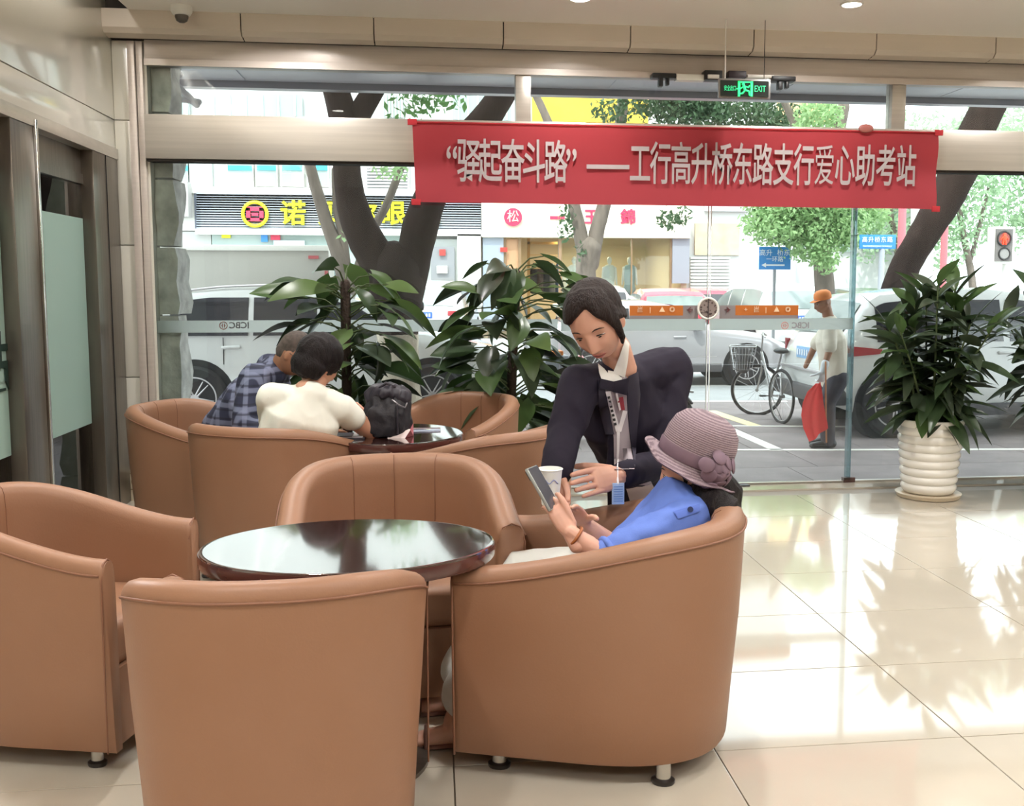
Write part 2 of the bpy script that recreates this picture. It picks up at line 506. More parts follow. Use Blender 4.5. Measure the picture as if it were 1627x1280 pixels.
# printed band, strips and marks on the glass (reversed: they are read from the street)
m_band = film_mat('white band', '#eef0ee', .8, .6)
m_org = film_mat('orange band', '#d58038', .4, .6)
m_gry = film_mat('grey band', '#9c9496', .35, .6)
m_ltr = mat('decal grey letters', '#8f8c90', .6)
m_lred = mat('decal red mark', '#cf8f86', .6)
zt, zb = 1.178, 1.098
MB().box((-1.80, WY + .006, zb), (.835, WY + .008, zt)).obj('decal_band', m_band, g1, None)
MB().box((.855, WY - .029, zb), (1.868, WY - .027, zt)).obj('decal_band', m_band, d1, None)
MB().box((1.90, WY - .029, zb), (2.935, WY - .027, zt)).obj('decal_band', m_band, d2, None)
def mark(px, parent, y):
    c = at(px, 517, y)
    mb = MB().torus(c, .024, .003, (0, 1, 0), 24, 6)
    for sx in (-1, 1):
        mb.box(c + V((sx * .004 if sx > 0 else -.009, -.002, -.014)), c + V((.009 if sx > 0 else -.004, .002, .014)))
        mb.box(c + V((sx * .010 - .004, -.002, -.003)), c + V((sx * .010 + .004, .002, .003)))
    mb.obj('logo_mark', m_lred, parent, None)
    t = text('lettering', 'ICBC', .058, m_ltr, None, at(px + 25, 517, y), mirror=True, bold=.001)
    t.parent = parent
mark(355, g1, WY + .004); mark(1247, d2, WY - .042)
za, zc_ = at(1100, 485, 6.81).z, at(1100, 501, 6.81).z
def X_(px): return at(px, 492, 6.81).x
MB().box((X_(1000), WY - .046, zc_), (X_(1085), WY - .043, za)).obj('orange_strip', m_org, d1, None)
MB().box((X_(1085), WY - .046, zt), (X_(1109), WY - .043, za)).obj('arrow_square', m_gry, d1, None)
MB().box((X_(1000), WY - .046, zt), (X_(1085), WY - .043, zc_)).obj('grey_strip', m_gry, d1, None)
MB().box((X_(1168), WY - .046, zc_), (X_(1268), WY - .043, za)).obj('orange_strip', m_org, d2, None)
MB().box((X_(1143), WY - .046, zt), (X_(1168), WY - .043, za)).obj('arrow_square', m_gry, d2, None)
MB().box((X_(1168), WY - .046, zt), (X_(1268), WY - .043, zc_)).obj('grey_strip', m_gry, d2, None)
for px, d, s in ((1096, d1, -1), (1156, d2, 1)):
    c = at(px, 492, WY - .05)
    mb = MB().box(c + V((-.02, -.002, -.003)), c + V((.02, .002, .003)))
    for q in (-1, 1):
        mb.box(c + V((-.013 if s > 0 else -.013, -.002, -.003)), c + V((.013, .002, .003)), rot=Matrix.Rotation(q * s * .75, 3, 'Y'), about=c + V((s * .013, 0, 0)))
        
    mb.obj('arrow', mat('arrow maroon', '#6d3a3c', .6), d, None)
m_ic = mat('strip marks', '#e9c9a4', .6)
for px, ch, d in ((1017, '当', d1), (1033, '|', d1), (1052, '▲', d1), (1068, '◎', d1), (1185, '+', d2), (1202, '当', d2), (1217, '|', d2), (1234, '▲', d2), (1252, '◎', d2)):
    t = text('strip_mark', ch, .045, m_ic, None, at(px, 492, WY - .05), mirror=True); t.parent = d
# round door pull
dp = thing('round_door_pull', 'round patterned door pull disc where the two glass doors meet', 'door handle', at(1125, 490, WY - .06))
c = at(1125, 490, WY - .06)
MB().torus(c, .07, .009, (0, 1, 0), 40, 8).obj('ring', m_white, dp, 60, world=True)
MB().cyl(c + V((0, -.004, 0)), c + V((0, .004, 0)), .066, 40).obj('disc', film_mat('disc', '#a99a95', .4), dp, 40, world=True)
mb = MB()
random.seed(3)
for k in range(26):
    a = random.uniform(0, 2 * PI); r = .06 * math.sqrt(random.random())
    p = c + V((r * math.cos(a), -.005, r * math.sin(a)))
    mb.cyl(p, p + V((0, -.002, 0)), random.uniform(.003, .008), 8)
mb.obj('speckles', mat('speckle', '#5a4a48', .6), dp, None, world=True)
MB().box(c + V((-.003, -.008, -.11)), c + V((.003, .008, .07))).obj('bar', mat('dark seam', '#453c3e', .4), dp, None, world=True)

# door motor and sensors on the top rail
op = thing('door_operator', 'white and black automatic door motor rail fixed under the top window rail', 'door motor', (2.0, 6.72, 2.8))
def bx(x0, y0, x1, y1, Y, d): 
    a = at(x0, y0, Y); b = at(x1, y1, Y); return (min(a.x, b.x), Y, min(a.z, b.z)), (max(a.x, b.x), Y + d, max(a.z, b.z))
MB().box(*bx(1075, 117, 1120, 128, 6.70, .07), .004).obj('rail_cover', m_white, op, 30, world=True)
MB().box(*bx(1188, 118, 1230, 124, 6.70, .07), .004).obj('rail_cover', m_white, op, 30, world=True)
MB().box(*bx(1120, 111, 1148, 127, 6.68, .09), .005).obj('motor_box', m_black, op, 30, world=True)
MB().box(*bx(1125, 118, 1143, 125, 6.67, .02), .003).obj('indicator_plate', m_white, op, 30, world=True)
MB().box(*bx(1158, 112, 1186, 124, 6.69, .08), .005).obj('control_box', mat('dark plum plastic', '#3a3038', .4), op, 30, world=True)
for px, side in ((1056, 'left'), (1246, 'right')):
    py = 120 + (px - 1056) * .026
    s_ = thing('door_sensor', 'black door sensor clipped on the rail, at the %s end of the door motor' % side, 'sensor', at(px, py, 6.72))
    MB().box(*bx(px - 19, py - 5, px + 19, py + 4, 6.69, .09), .008).obj('housing', m_black, s_, 30, world=True)
    mb = MB().box(*bx(px - 9, py + 4, px - 2, py + 17, 6.70, .05), .006).box(*bx(px + 3, py + 4, px + 8, py + 15, 6.70, .05), .006)
    mb.obj('sensor_eye', m_black, s_, 30, world=True)

# exit sign hung from the ceiling on two rods
ex = thing('exit_sign', 'black hanging exit sign with glowing green running figure above the doors', 'exit sign', at(1183, 157, 6.4))
MB().box(*bx(1142, 124, 1224, 157, 6.40, .02), .003).obj('frame', mat('silver frame', '#8e8a88', .3, metal=.6), ex, 30, world=True)
MB().box(*bx(1145, 127, 1221, 154, 6.392, .01)).obj('face', mat('sign black', '#121a16', .3), ex, None, world=True)
m_gl = mat('green glow', '#2af07a', .5, emit=1.3)
m_gd = mat('green dim glow', '#35c884', .5, emit=.7)
text('letters', 'EXIT', .056, m_gd, ex, at(1207.5, 141.5, 6.388), sx=.66)
text('letters', '安全出口', .036, m_gd, ex, at(1160, 140.5, 6.388), sx=.56)
mb = MB()
for q in ((1173, 129, 1196, 131.5), (1173, 129, 1176, 153), (1193, 129, 1196, 153)):
    mb.box(*bx(*q, 6.386, .005))
P_ = lambda x, y: at(x, y, 6.386)
mb.ball(P_(1181, 133.5), .009, 10, 6)
for a, b, r in (((1182, 136), (1184, 143), .008), ((1183, 137), (1189, 139), .004), ((1189, 139), (1191, 136), .004), ((1182, 137), (1176, 141), .004), ((1176, 141), (1171, 141), .004), ((1184, 143), (1190, 145), .005), ((1190, 145), (1191, 151), .005), ((1184, 143), (1180, 148), .005), ((1180, 148), (1174, 149), .005)):
    mb.tube([P_(*a), P_(*b)], r, 6)
mb.obj('running_figure', m_gl, ex, 60, world=True)
for px in (1152, 1214):
    p = at(px, 125, 6.41); MB().cyl(p, V((p.x, p.y, 3.09)), .004 if px < 1200 else .0025, 6).obj('rod', m_white if px < 1200 else m_dark, ex, None, world=True)

# lights in the ceiling: one real lamp in each
m_glow = mat('lamp glow', '#fffaf0', .5, emit=14)
nm = {(-.888, 6.197): 'first round ceiling downlight, the one nearest the left wall', (.873, 6.06): 'second round ceiling downlight, above the middle of the banner', (2.51, 5.98): 'third round ceiling downlight, right of the exit sign'}
spots = list(nm) + [(4.3, 6.0), (-.9, 3.6), (.9, 3.6), (2.6, 3.6), (4.3, 3.6), (-.9, 1.2), (.9, 1.2), (2.6, 1.2), (-.9, -1.2), (.9, -1.2), (2.6, -1.2), (4.3, 1.2), (4.3, -1.2), (6, 3.6), (6, 1.2)]
for x, y in spots:
    lt = thing('ceiling_downlight', nm.get((x, y), 'round ceiling downlight further back in the room'), 'light', (x, y, 3.09), group=None if (x, y) in nm else 'downlights further back')
    MB().torus((0, 0, -.002), .062, .008, n=28, m=6).obj('rim', m_white, lt, 60)
    MB().cyl((0, 0, -.004), (0, 0, .0), .055, 28).obj('diffuser', m_glow, lt, None)
    ld = bpy.data.lights.new('downlight_lamp', 'AREA'); ld.shape = 'DISK'; ld.size = .11; ld.energy = 21; ld.color = (1, .975, .95); ld.spread = math.radians(150)
    lo = bpy.data.objects.new('downlight_lamp', ld); COL.objects.link(lo); lo.parent = lt; lo.location = (0, 0, -.012)
# light strip in the slot between the ceiling and the left wall; the side lobby lamp is unseen, added to brighten the frosted film
ls = thing('cove_strip_light', 'hidden strip light washing the top of the left wall', 'light', (-1.93, 1.2, 3.28))
MB().box((-.03, -4.8, -.0), (.03, 4.9, .02)).obj('strip', mat('strip glow', '#fff6e8', .5, emit=3), ls, None)
for nm_, par, loc, sx, sy, en in (('strip_lamp', ls, (0, 0, -.02), .05, 9.6, 55),):
    ld = bpy.data.lights.new(nm_, 'AREA'); ld.shape = 'RECTANGLE'; ld.size = sx; ld.size_y = sy; ld.energy = en; ld.color = (1, .97, .92)
    lo = bpy.data.objects.new(nm_, ld); COL.objects.link(lo); lo.parent = par; lo.location = loc
lb_ = thing('lobby_fill_lamp', 'unseen round lamp added in the side lobby to brighten the frosted glass', 'light', (-3.2, 4.9, 2.75))
MB().cyl((0, 0, -.05), (0, 0, 0), .2, 28).obj('shade', mat('lobby fill glow', '#fff8ee', .5, emit=4), lb_, 40)
ld = bpy.data.lights.new('lobby_fill_light', 'AREA'); ld.shape = 'DISK'; ld.size = .4; ld.energy = 110
lo = bpy.data.objects.new('lobby_fill_light', ld); COL.objects.link(lo); lo.parent = lb_; lo.location = (0, 0, -.06)
# security camera
sc_ = thing('security_camera', 'white dome security camera on the ceiling near the window corner', 'camera', (-1.5, 6.52, 3.09))
MB().lathe([(.062, 0), (.062, -.035), (.05, -.055), (.03, -.06)], 28).obj('housing', m_white, sc_, 40)
MB().lathe([(.04, -.05), (.04, -.07), (.032, -.09), (.015, -.1)], 24).obj('dome', mat('smoked dome', '#4a423a', .1, coat=.6), sc_, 60)

# red cloth banner tied across the beam, inside the glass
BY = 6.72
m_red = film_mat('banner cloth', '#dc545d', .68, .75)
bn = thing('banner', 'long red cloth banner with grey Chinese characters stretched across the window beam', 'banner', at(1072, 262, BY))
tl, tr_, bl_, br_ = at(655, 194, BY), at(1491, 211, BY), at(661, 321, BY), at(1486, 332, BY)
mb = MB(); N, K = 60, 10
g = []
for i in range(N + 1):
    u = i / N; row = []
    for k in range(K + 1):
        t = k / K
        p = (tl.lerp(tr_, u)).lerp(bl_.lerp(br_, u), t)
        edge = math.exp(-min(u, 1 - u) * 40)
        p.y += .004 * math.sin(u * 22 + t * 2) * t + .003 * noise.noise(p * 4) - .012 * edge * math.sin(t * 9)
        p.z += .004 * math.sin(u * 30) * edge
        row.append(mb.b.verts.new(p))
    g.append(row)
for i in range(N):
    for k in range(K):
        mb.b.faces.new((g[i][k], g[i + 1][k], g[i + 1][k + 1], g[i][k + 1]))
mb.obj('cloth', m_red, bn, 180, world=True)
MB().tube([tl + V((-.01, -.004, 0)), tr_ + V((.01, -.004, 0))], .007, 6).obj('top_hem', m_red, bn, 60, world=True)
for p, q in ((tl, V((-.03, -.006, .01))), (tr_, V((.03, -.006, .01))), (bl_, V((-.02, -.006, .02))), (br_, V((.012, -.006, .02)))):
    MB().box(p + V((-.03, -.012, -.02)), p + V((.03, -.004, .02)), .003).obj('corner_tab', mat('banner fold', '#b3262f', .8), bn, 30, world=True)
m_ch = film_mat('banner characters', '#b9adad', .3, .7)
def put(ch, px, py, hgt, sx, bold=.0035):
    text('character', ch, hgt, m_ch, bn, at(px, py, BY - .020), sx=sx, bold=0 if ch == '爱' else bold, ext=.001)
for ch, px in zip('驿起奋斗路', (745, 779, 815, 848.5, 883)):
    put(ch, px, 260 + (px - 745) * .015, .295, .54)
put('“', 718, 262, .30, .62); put('”', 908, 266, .30, .62)
for ch, px in zip('工行高升桥东路支行爱心助考站', np.linspace(1017, 1440, 14)):
    put(ch, px, 264 + (px - 1017) * .011, .295, .50)
MB().box(at(932, 268, BY - .014), at(1000, 262, BY - .016)).obj('dash', m_ch, bn, None, world=True)
ht = tag(MB().ball(at(1376, 204, BY - .02), (.055, .012, .03), 20, 8).obj('bracket_knob', mat('knob brown', '#96564e', .5), None, 60), 'small rounded brown knob peeking above the banner top edge', 'knob')

# ================================================================ outside: porch, pavement, street
m_can = mat('canopy panel', '#c9ccd4', .35)
ca = struct(MB().box((-9, 6.93, 3.2), (14, 9.4, 3.3)), 'ceiling_canopy', m_can)
MB().box((-9, 9.34, 3.14), (14, 9.46, 3.5)).obj('fascia', mat('fascia steel', '#8b8890', .3, metal=.5), ca, 30)
for x in np.arange(-8, 14, 1.6):
    MB().box((x, 6.95, 3.194), (x + 1.58, 9.3, 3.2)).obj('canopy_panel', m_can, ca, None)
for px, py in ((440, 146), (640, 147), (1100, 153), (1255, 154), (1376, 161), (480, 184)):
    p = fl(px, py, 3.19)
    if p.y < 9.3:
        inst('canopy_light', MB().cyl((0, 0, -.006), (0, 0, 0), .08, 20).mesh('canopy_light', mat('porch glow', '#fff6ea', .5, emit=2)), ca, (p.x, p.y, 3.194))
struct(MB().box((-9, 6.95, 3.3), (14, 9.4, 12.5)), 'wall_upper_storeys', mat('render grey', '#b7b2aa', .8))  # unseen mass, height shaped so its shade covers the pavement and truck
struct(MB().box((-2.3, -4.3, 3.37), (8.3, 6.94, 8.9)), 'roof', mat('render grey', '#b7b2aa', .8))
m_pav = mat('paver', '#8c8180', .75, var=(2.5, .25), bump=(30, .15))
gd = struct(MB().box((-30, 6.87, -.36), (45, 14.6, -.312)), 'ground_pavement', mat('paver joint', '#5f5756', .9))
pv = MB().box((.004, .004, -.05), (1.196, 1.096, 0), .003).mesh('paver', m_pav, 30)
for i in range(-5, 14):
    for j in range(7):
        inst('paver', pv, gd, (1.2 * i - .3 * (j % 2), 6.88 + 1.1 * j, -.3))
m_road = mat('asphalt', '#a3a4a4', .8, var=(4, .12), bump=(60, .2))
struct(MB().box((-45, 14.58, -.4), (70, 60, -.3)), 'road', m_road)
m_mark = mat('road paint', '#e6e2da', .7)
def stripe(p, q, w_, col=m_mark):
    a, b = fl(*p, -.295), fl(*q, -.295); d = (b - a).normalized(); n_ = V((-d.y, d.x, 0)) * w_ / 2
    mb = MB().prism([a - n_, b - n_, b + n_, a + n_], (0, 0, -.012))
    return struct(mb, 'road_marking', col)
stripe((1140, 714), (1345, 714), .1); stripe((1345, 714), (1990, 712), .1); stripe((1100, 676), (1345, 677), .08)
stripe((1120, 664), (1235, 714), .14); stripe((1128, 652), (1200, 676), .16, mat('road paint yellow', '#e4d7a8', .7))
stripe((1080, 637), (1250, 637), .14)
# ================================================================ armchairs
m_lea = mat('tan leather', '#906b54', .45, var=(2.2, .10), bump=(160, .04), spec=.4, c2='#8b644b')
m_seam = mat('leather seam', '#7f553f', .5)
m_foot = mat('black foot', '#2a2522', .3)
def upath(a, d, n=2.5, m=40):
    """outline of the tub seen from above, from the right front corner round the back to the left front corner; front faces +y"""
    b = d * .62; y0 = -d / 2 + b
    P = [V((a, d / 2 - (d / 2 - y0) * k / 8, 0)) for k in range(8)]
    for k in range(m + 1):
        t = PI * k / m
        cx, sy = math.cos(t), math.sin(t)
        P.append(V((math.copysign(abs(cx) ** (2 / n), cx) * a, y0 - b * abs(sy) ** (2 / n), 0)))
    P += [V((-a, y0 + (d / 2 - y0) * k / 8, 0)) for k in range(1, 9)]
    return P
CH_A, CH_D = .39, .70
def make_chair(name, label, zb=.765, za=.635, pw=1.6):
    t = thing(name, label, 'armchair')
    P = upath(CH_A, CH_D); n = len(P)
    T = [(P[min(i + 1, n - 1)] - P[max(i - 1, 0)]).normalized() for i in range(n)]
    Nn = [V((-q.y, q.x, 0)) for q in T]
    for i in range(n):                                   # point inwards
        if Nn[i].dot(V((0, .02, 0)) - P[i]) < 0:
            Nn[i] = -Nn[i]
    def rim(p):
        u = min(max((CH_D / 2 - p.y) / CH_D, 0), 1)
        return za + (zb - za) * (1 - (1 - u) ** pw) if False else za + (zb - za) * (u * u * (3 - 2 * u)) ** .9
    th = .092
    mb = MB(); rg = []; pip = []; pin = []
    for i in range(n):
        z = rim(P[i])
        sec = [(.050, .065), (.044, .075), (.034, .22), (.016, .45), (.004, z - .05), (.004, z - .034), (.010, z - .016), (.024, z - .004), (.046, z), (.068, z - .004), (.084, z - .016), (.092, z - .036), (.096, z - .08), (.10, .34), (.10, .065)]
        rg.append([P[i] + Nn[i] * o + V((0, 0, zz)) for o, zz in sec])
        pip.append(P[i] + Nn[i] * .0015 + V((0, 0, z - .04)))
    # rounded front ends of the arms
    def endcap(r, dirn):
        c = sum(r, V()) / len(r); out = []
        for s_, f_ in ((.96, .008), (.80, .014)):
            out.append([c + (q - c) * V((s_, 1, 1)).x * 1 + V((0, dirn * f_, 0)) if False else V((c.x + (q.x - c.x) * s_, q.y + dirn * f_, q.z - (.004 if q.z > .4 else 0))) for q in r])
        return out
    e0 = endcap(rg[0], 1); e1 = endcap(rg[-1], 1)
    rg = e0[::-1] + rg + e1
    mb.rings(rg)
    mb.obj('shell', m_lea, t, 50)
    MB().tube(pip, .0035, 6).obj('piping', m_seam, t, 180)
    for s in (1, -1):                                    # seam that runs down the arm front
        k = 0 if s == 1 else -1
        z = rim(P[k]); x = P[k].x
        MB().tube([V((x - s * .006, CH_D / 2 + .006, .08)), V((x - s * .004, CH_D / 2 + .008, z - .06)), V((x - s * .02, CH_D / 2 + .009, z - .01)), V((x - s * .046, CH_D / 2 + .01, z + .001)), V((x - s * .075, CH_D / 2 + .009, z - .012)), V((x - s * .09, CH_D / 2 + .008, z - .06))], .003, 6).obj('arm_seam', m_seam, t, 180)
    inner = [P[i] + Nn[i] * (.097) for i in range(n)]
    mb = MB(); rg = []
    for z, o in ((.30, .02), (.305, .006), (.33, 0), (.40, 0), (.42, .012), (.428, .05)):
        rg.append([V((q.x * (1 - o * 2), q.y * (1 - o) + (0 if q.y < .2 else -.01), z)) for q in inner])
    mb.rings(rg).obj('seat_cushion', m_lea, t, 60)
    mb = MB(); lo = [V((q.x, q.y, .07)) for q in inner]; hi = [V((q.x, q.y, .298)) for q in inner]
    mb.rings([lo, hi]).obj('seat_base', m_lea, t, 30)
    for x in (-.17, .0, .17):                            # stitched back panels
        i = min(range(n), key=lambda i: abs(P[i].x - x) + (10 if P[i].y > 0 else 0))
        z = rim(P[i])
        MB().tube([P[i] + Nn[i] * o + V((0, 0, zz)) for o, zz in ((.10, .42), (.0965, z - .08), (.0925, z - .036), (.0845, z - .016), (.068, z - .0035))], .0016, 5).obj('back_seam', m_seam, t, 180)
    for sx in (1, -1):
        for y in (CH_D / 2 - .085, -CH_D / 2 + .19):
            mb = MB().cyl((sx * .27, y, .012), (sx * .27, y, .075), .02, 16)
            l = mb.obj('leg', m_chrome, t, 40)
            MB().lathe([(.028, 0), (.03, .004), (.03, .012), (.02, .018)], 18, (sx * .27, y, 0)).obj('foot_disc', m_foot, l, 40)
    return t
ch0 = make_chair('armchair', 'tan leather tub armchair seen from behind in the very front, before the near table')
def chair(o, x, y, deg, label, sx=1, sy=1, sz=1):
    """deg: direction the seat faces, 90 = away from the lens, 0 = to the right"""
    o.location = (x, y, 0); o.rotation_euler = (0, 0, math.radians(deg - 90)); o.scale = (sx, sy, sz)
    o['label'] = label; o['group'] = 'tan tub armchairs'
    return o
LC = [
 (-.385, 2.44, 90, 'tan leather tub armchair seen straight from behind, nearest of all', .92, .80, 1.0),
 (.54, 2.98, 161, 'tan leather tub armchair in which the woman in the purple hat sits', .95, 1.13, .965),
 (-1.195, 3.24, -14, 'empty tan leather tub armchair at the left edge, arms pointing at the near table', .74, .95, 1.0),
 (-.14, 3.55, -86, 'empty tan leather tub armchair behind the near table, its open front towards us', 1.03, 1.05, 1.0),
 (.28, 4.68, 138, 'empty tan leather tub armchair seen from behind, beside the standing woman in the suit', 1.0, .96, 1.0),
 (.13, 5.86, -128, 'empty tan leather tub armchair beyond the far table, close to the window', .94, .90, 1.0),
 (-.79, 4.95, 62, 'tan leather tub armchair seen from behind, holding the person in the white shirt', 1.02, .96, 1.0),
 (-1.30, 5.68, -22, 'tan leather tub armchair by the stone column, holding the man in the plaid shirt', .96, .96, 1.0),
]
for k, (x, y, d, lb, sx, sy, sz) in enumerate(LC):
    o = ch0 if k == 0 else copytree(ch0)
    chair(o, x, y, d, lb, sx, sy, sz)

# ================================================================ tables
m_top = mat('polished dark wood', '#3c211d', .09, spec=.7, coat=1.0, var=(5, .35), stretch=(1, 9, 1))
m_top.node_tree.nodes['Principled BSDF'].inputs['Coat IOR'].default_value = 2.1
m_edge = mat('dark wood edge', '#4d2a26', .2, coat=.6)
def make_table(label, x, y, rx, ry, h):
    t = thing('round_table', label, 'table', (x, y, 0), group='dark wood tables')
    def ring(s, z): return [V((rx * s * math.cos(2 * PI * k / 72), ry * s * math.sin(2 * PI * k / 72), z)) for k in range(72)]
    MB().rings([ring(.985, h - .042), ring(.998, h - .034), ring(1.0, h - .014), ring(.994, h - .004)]).obj('rim', m_edge, t, 50)
    MB().rings([ring(.975, h - .012), ring(.992, h - .006), ring(.988, h), ring(.975, h + .001), ring(.96, h + .001), ring(.90, h + .001)]).obj('tabletop', m_top, t, 50)
    MB().lathe([(.035, .03), (.03, .08), (.03, h - .06), (.12, h - .043)], 24).obj('pedestal', m_dsteel, t, 40)
    MB().lathe([(.22, 0), (.22, .012), (.06, .03), (.035, .04)], 36).obj('base', m_dsteel, t, 40)
    return t
make_table('polished dark wood table in front, bare top mirroring the window', -.252, 2.905, .421, .315, .66)
make_table('polished dark wood table at the back, with the black backpack on it', -.21, 5.12, .35, .37, .66)

# ================================================================ potted plants
def leaf_mesh(name, m, L, W, kind, bend, fold):
    """one leaf along +y with its base at the origin"""
    n = 7; mb = MB(); rows = []
    for i in range(n + 1):
        u = i / n
        if kind == 'heart':
            w_ = W * (math.sin(PI * min(u * .96 + .03, 1)) ** .62) * (1.08 - .62 * u ** 1.6)
            if i == 0: w_ = W * .30
        else:
            w_ = W * math.sin(PI * (u * .97 + .015)) ** .8 * (1 - .25 * u)
        if i == n: w_ = .002
        y = L * u; z = -bend * L * u * u
        back = (-.12 * L * (1 if kind == 'heart' else 0)) if i == 0 else 0
        rows.append([V((-w_, y + back, z + fold * w_ * .9)), V((-w_ * .52, y + back * .4, z + fold * w_ * .62)), V((0, y, z)), V((w_ * .52, y + back * .4, z + fold * w_ * .62)), V((w_, y + back, z + fold * w_ * .9))])
    vs = [[mb.b.verts.new(p) for p in r] for r in rows]
    for a, b in zip(vs[:-1], vs[1:]):
        for j in range(4):
            mb.b.faces.new((a[j], a[j + 1], b[j + 1], b[j]))
    return mb.mesh(name, m, 180)
def leaf_mat(name, c, through, rough=.32):
    m = film_mat(name, c, through, rough); m.node_tree.nodes['Principled BSDF'].inputs['Specular IOR Level'].default_value = .45
    return m
LG = [leaf_mat('leaf deep green', '#3d4f35', .22), leaf_mat('leaf mid green', '#4a6238', .28), leaf_mat('leaf olive', '#5a7040', .36), leaf_mat('leaf darker', '#35402f', .12)]
m_stem = mat('plant stem', '#47552f', .6)
m_pole = mat('coir pole', '#3f3128', .9, bump=(60, .6), var=(20, .3))
m_pot = mat('white ceramic', '#e2dfd8', .25, coat=.4)
m_soil = mat('soil', '#33291f', .95)
HEART = [leaf_mesh('leaf', LG[k % 4], .25 + .03 * (k % 3), .088 + .01 * (k % 2), 'heart', (.12, .3, .45, .2, .55)[k % 5], (.25, .4, .12, .3)[k % 4]) for k in range(8)]
BLADE = [leaf_mesh('leaf', LG[(3, 0, 3, 1)[k % 4]], .24 + .03 * (k % 3), .040 + .006 * (k % 2), 'blade', (.15, .35, .55, .25)[k % 4], (.2, .35)[k % 2]) for k in range(6)]
def set_leaf(o, p, dirn, roll):
    d = dirn.normalized()
    side = d.cross(V((0, 0, 1)))
    side = side.normalized() if side.length > .05 else V((1, 0, 0))
    up_ = side.cross(d)
    mt = Matrix((side, d, up_)).transposed() @ Matrix.Rotation(roll, 3, 'Y')
    o.location = p; o.rotation_euler = mt.to_euler()
def pothos(label, px, Y, top_px, seed, nleaf=74, wid=1.0, lean=0.0):
    rnd = random.Random(seed)
    base = at(px, 700, Y); x = base.x; zt_ = at(top_px[0], top_px[1], Y).z
    t = thing('climbing_pothos', label, 'plant', (x, Y, 0), group='pothos on coir poles')
    pot = MB().lathe([(.11, 0), (.125, .02), (.15, .26), (.165, .30), (.165, .32), (.145, .32), (.14, .28)], 32).obj('pot', m_pot, t, 40)
    MB().cyl((0, 0, .24), (0, 0, .285), .142, 28).obj('soil', m_soil, t, 40)
    dx = at(top_px[0], top_px[1], Y).x - x
    MB().tube([(0, 0, .25), (dx * .5, 0, (zt_ + .25) / 2), (dx, 0, zt_ - .09)], .031, 12).obj('pole', m_pole, t, 50)
    for k in range(nleaf):
        u = (k + .5) / nleaf
        z = .42 + (zt_ - .48) * u + rnd.uniform(-.04, .04)
        a = k * 2.4 + rnd.uniform(-.5, .5)
        r = (.12 + .19 * math.sin(PI * min(1, .25 + .75 * (1 - u)) ** .9) * rnd.uniform(.5, 1.1)) * wid
        if u > .9: r *= .6
        c = V((dx * (z - .25) / (zt_ - .25), 0, z))
        tip = c + V((math.cos(a) * r, math.sin(a) * r * .8, rnd.uniform(.0, .12)))
        if Y + tip.y > 6.66: tip.y = 6.66 - Y - rnd.uniform(0, .06)
        MB().tube([c, c.lerp(tip, .5) + V((0, 0, .035)), tip], [.006, .005, .004], 5).obj('stalk', m_stem, t, 60)
        el = rnd.uniform(-.75, .25)
        dd = V((math.cos(a + rnd.uniform(-.5, .5)), math.sin(a + rnd.uniform(-.5, .5)) * .75, el))
        if Y + tip.y + dd.y * .2 > 6.7: dd.y = -abs(dd.y) * .3
        o = inst('leaf', HEART[rnd.randrange(8)], t, (0, 0, 0)); set_leaf(o, tip, dd, rnd.uniform(-.7, .7))
        s = rnd.uniform(.8, 1.15) * (.85 if u > .85 else 1) * (1.12 if u < .4 else 1); o.scale = (s, s, s)
    return t
pothos('leafy pothos on a dark pole right behind the two people at the far table', 552, 6.40, (548, 428), 11, 84, 1.0)
pothos('tallest leafy pothos on a dark pole, between the tree trunk and standing woman', 808, 6.36, (820, 412), 5, 100, 1.18)

def blade_plant(label, x, Y, seed, n=230):
    rnd = random.Random(seed)
    t = thing('potted_plant', label, 'plant', (x, Y, 0), group='dense dark plants in white pots')
    prof = [(.158, .035), (.165, .045)]
    z = .05
    for k in range(8):
        r = .165 + .038 * k / 8
        prof += [(r + .004, z), (r + .014, z + .018), (r + .013, z + .034), (r + .001, z + .05)]; z += .054
    prof += [(.21, z + .01), (.218, z + .035), (.214, z + .045), (.198, z + .045), (.19, z - .02)]
    MB().lathe(prof, 48).obj('pot', m_pot, t, 60)
    MB().lathe([(.18, 0), (.2, .004), (.212, .03), (.205, .034), (.17, .03)], 40).obj('saucer', mat('saucer beige', '#c3b49c', .4), t, 40)
    MB().cyl((0, 0, z - .05), (0, 0, z), .192, 32).obj('soil', m_soil, t, 40)
    stems = 13
    for s in range(stems):
        a = 2 * PI * s / stems + rnd.uniform(-.2, .2); sp = rnd.uniform(.1, .40) if s % 3 else rnd.uniform(0, .12)
        hgt = rnd.uniform(.72, .98) - sp * .5
        b = V((math.cos(a) * .1, math.sin(a) * .1, z - .01))
        dirv = V((math.cos(a) * sp, math.sin(a) * sp * .8, 0))
        pts = [b + dirv * (u ** 1.4) + V((0, 0, hgt * (u - .12 * sp * u * u))) for u in (0, .33, .66, 1)]
        for p in pts:
            p.y = min(p.y, 6.62 - Y)
        MB().tube(pts, [.011, .009, .007, .005], 6).obj('stem', m_stem, t, 60)
        m = n // stems
        for k in range(m):
            u = .10 + .9 * (k + .5) / m
            i = min(int(u * 3), 2); c = pts[i].lerp(pts[i + 1], u * 3 - i)
            q = k * 2.5 + rnd.uniform(-.4, .4) + s
            up_ = -.08 + 1.5 * max(0, u - .68) / .32 + rnd.uniform(-.35, .4)
            d = V((math.cos(q), math.sin(q), up_))
            if Y + c.y + d.y * .25 > 6.7: d.y = -abs(d.y)
            o = inst('leaf', BLADE[rnd.randrange(6)], t, (0, 0, 0)); set_leaf(o, c, d, rnd.uniform(-.6, .6))
            sc2 = rnd.uniform(.85, 1.22); o.scale = (sc2 * 1.1, sc2, sc2)
    return t
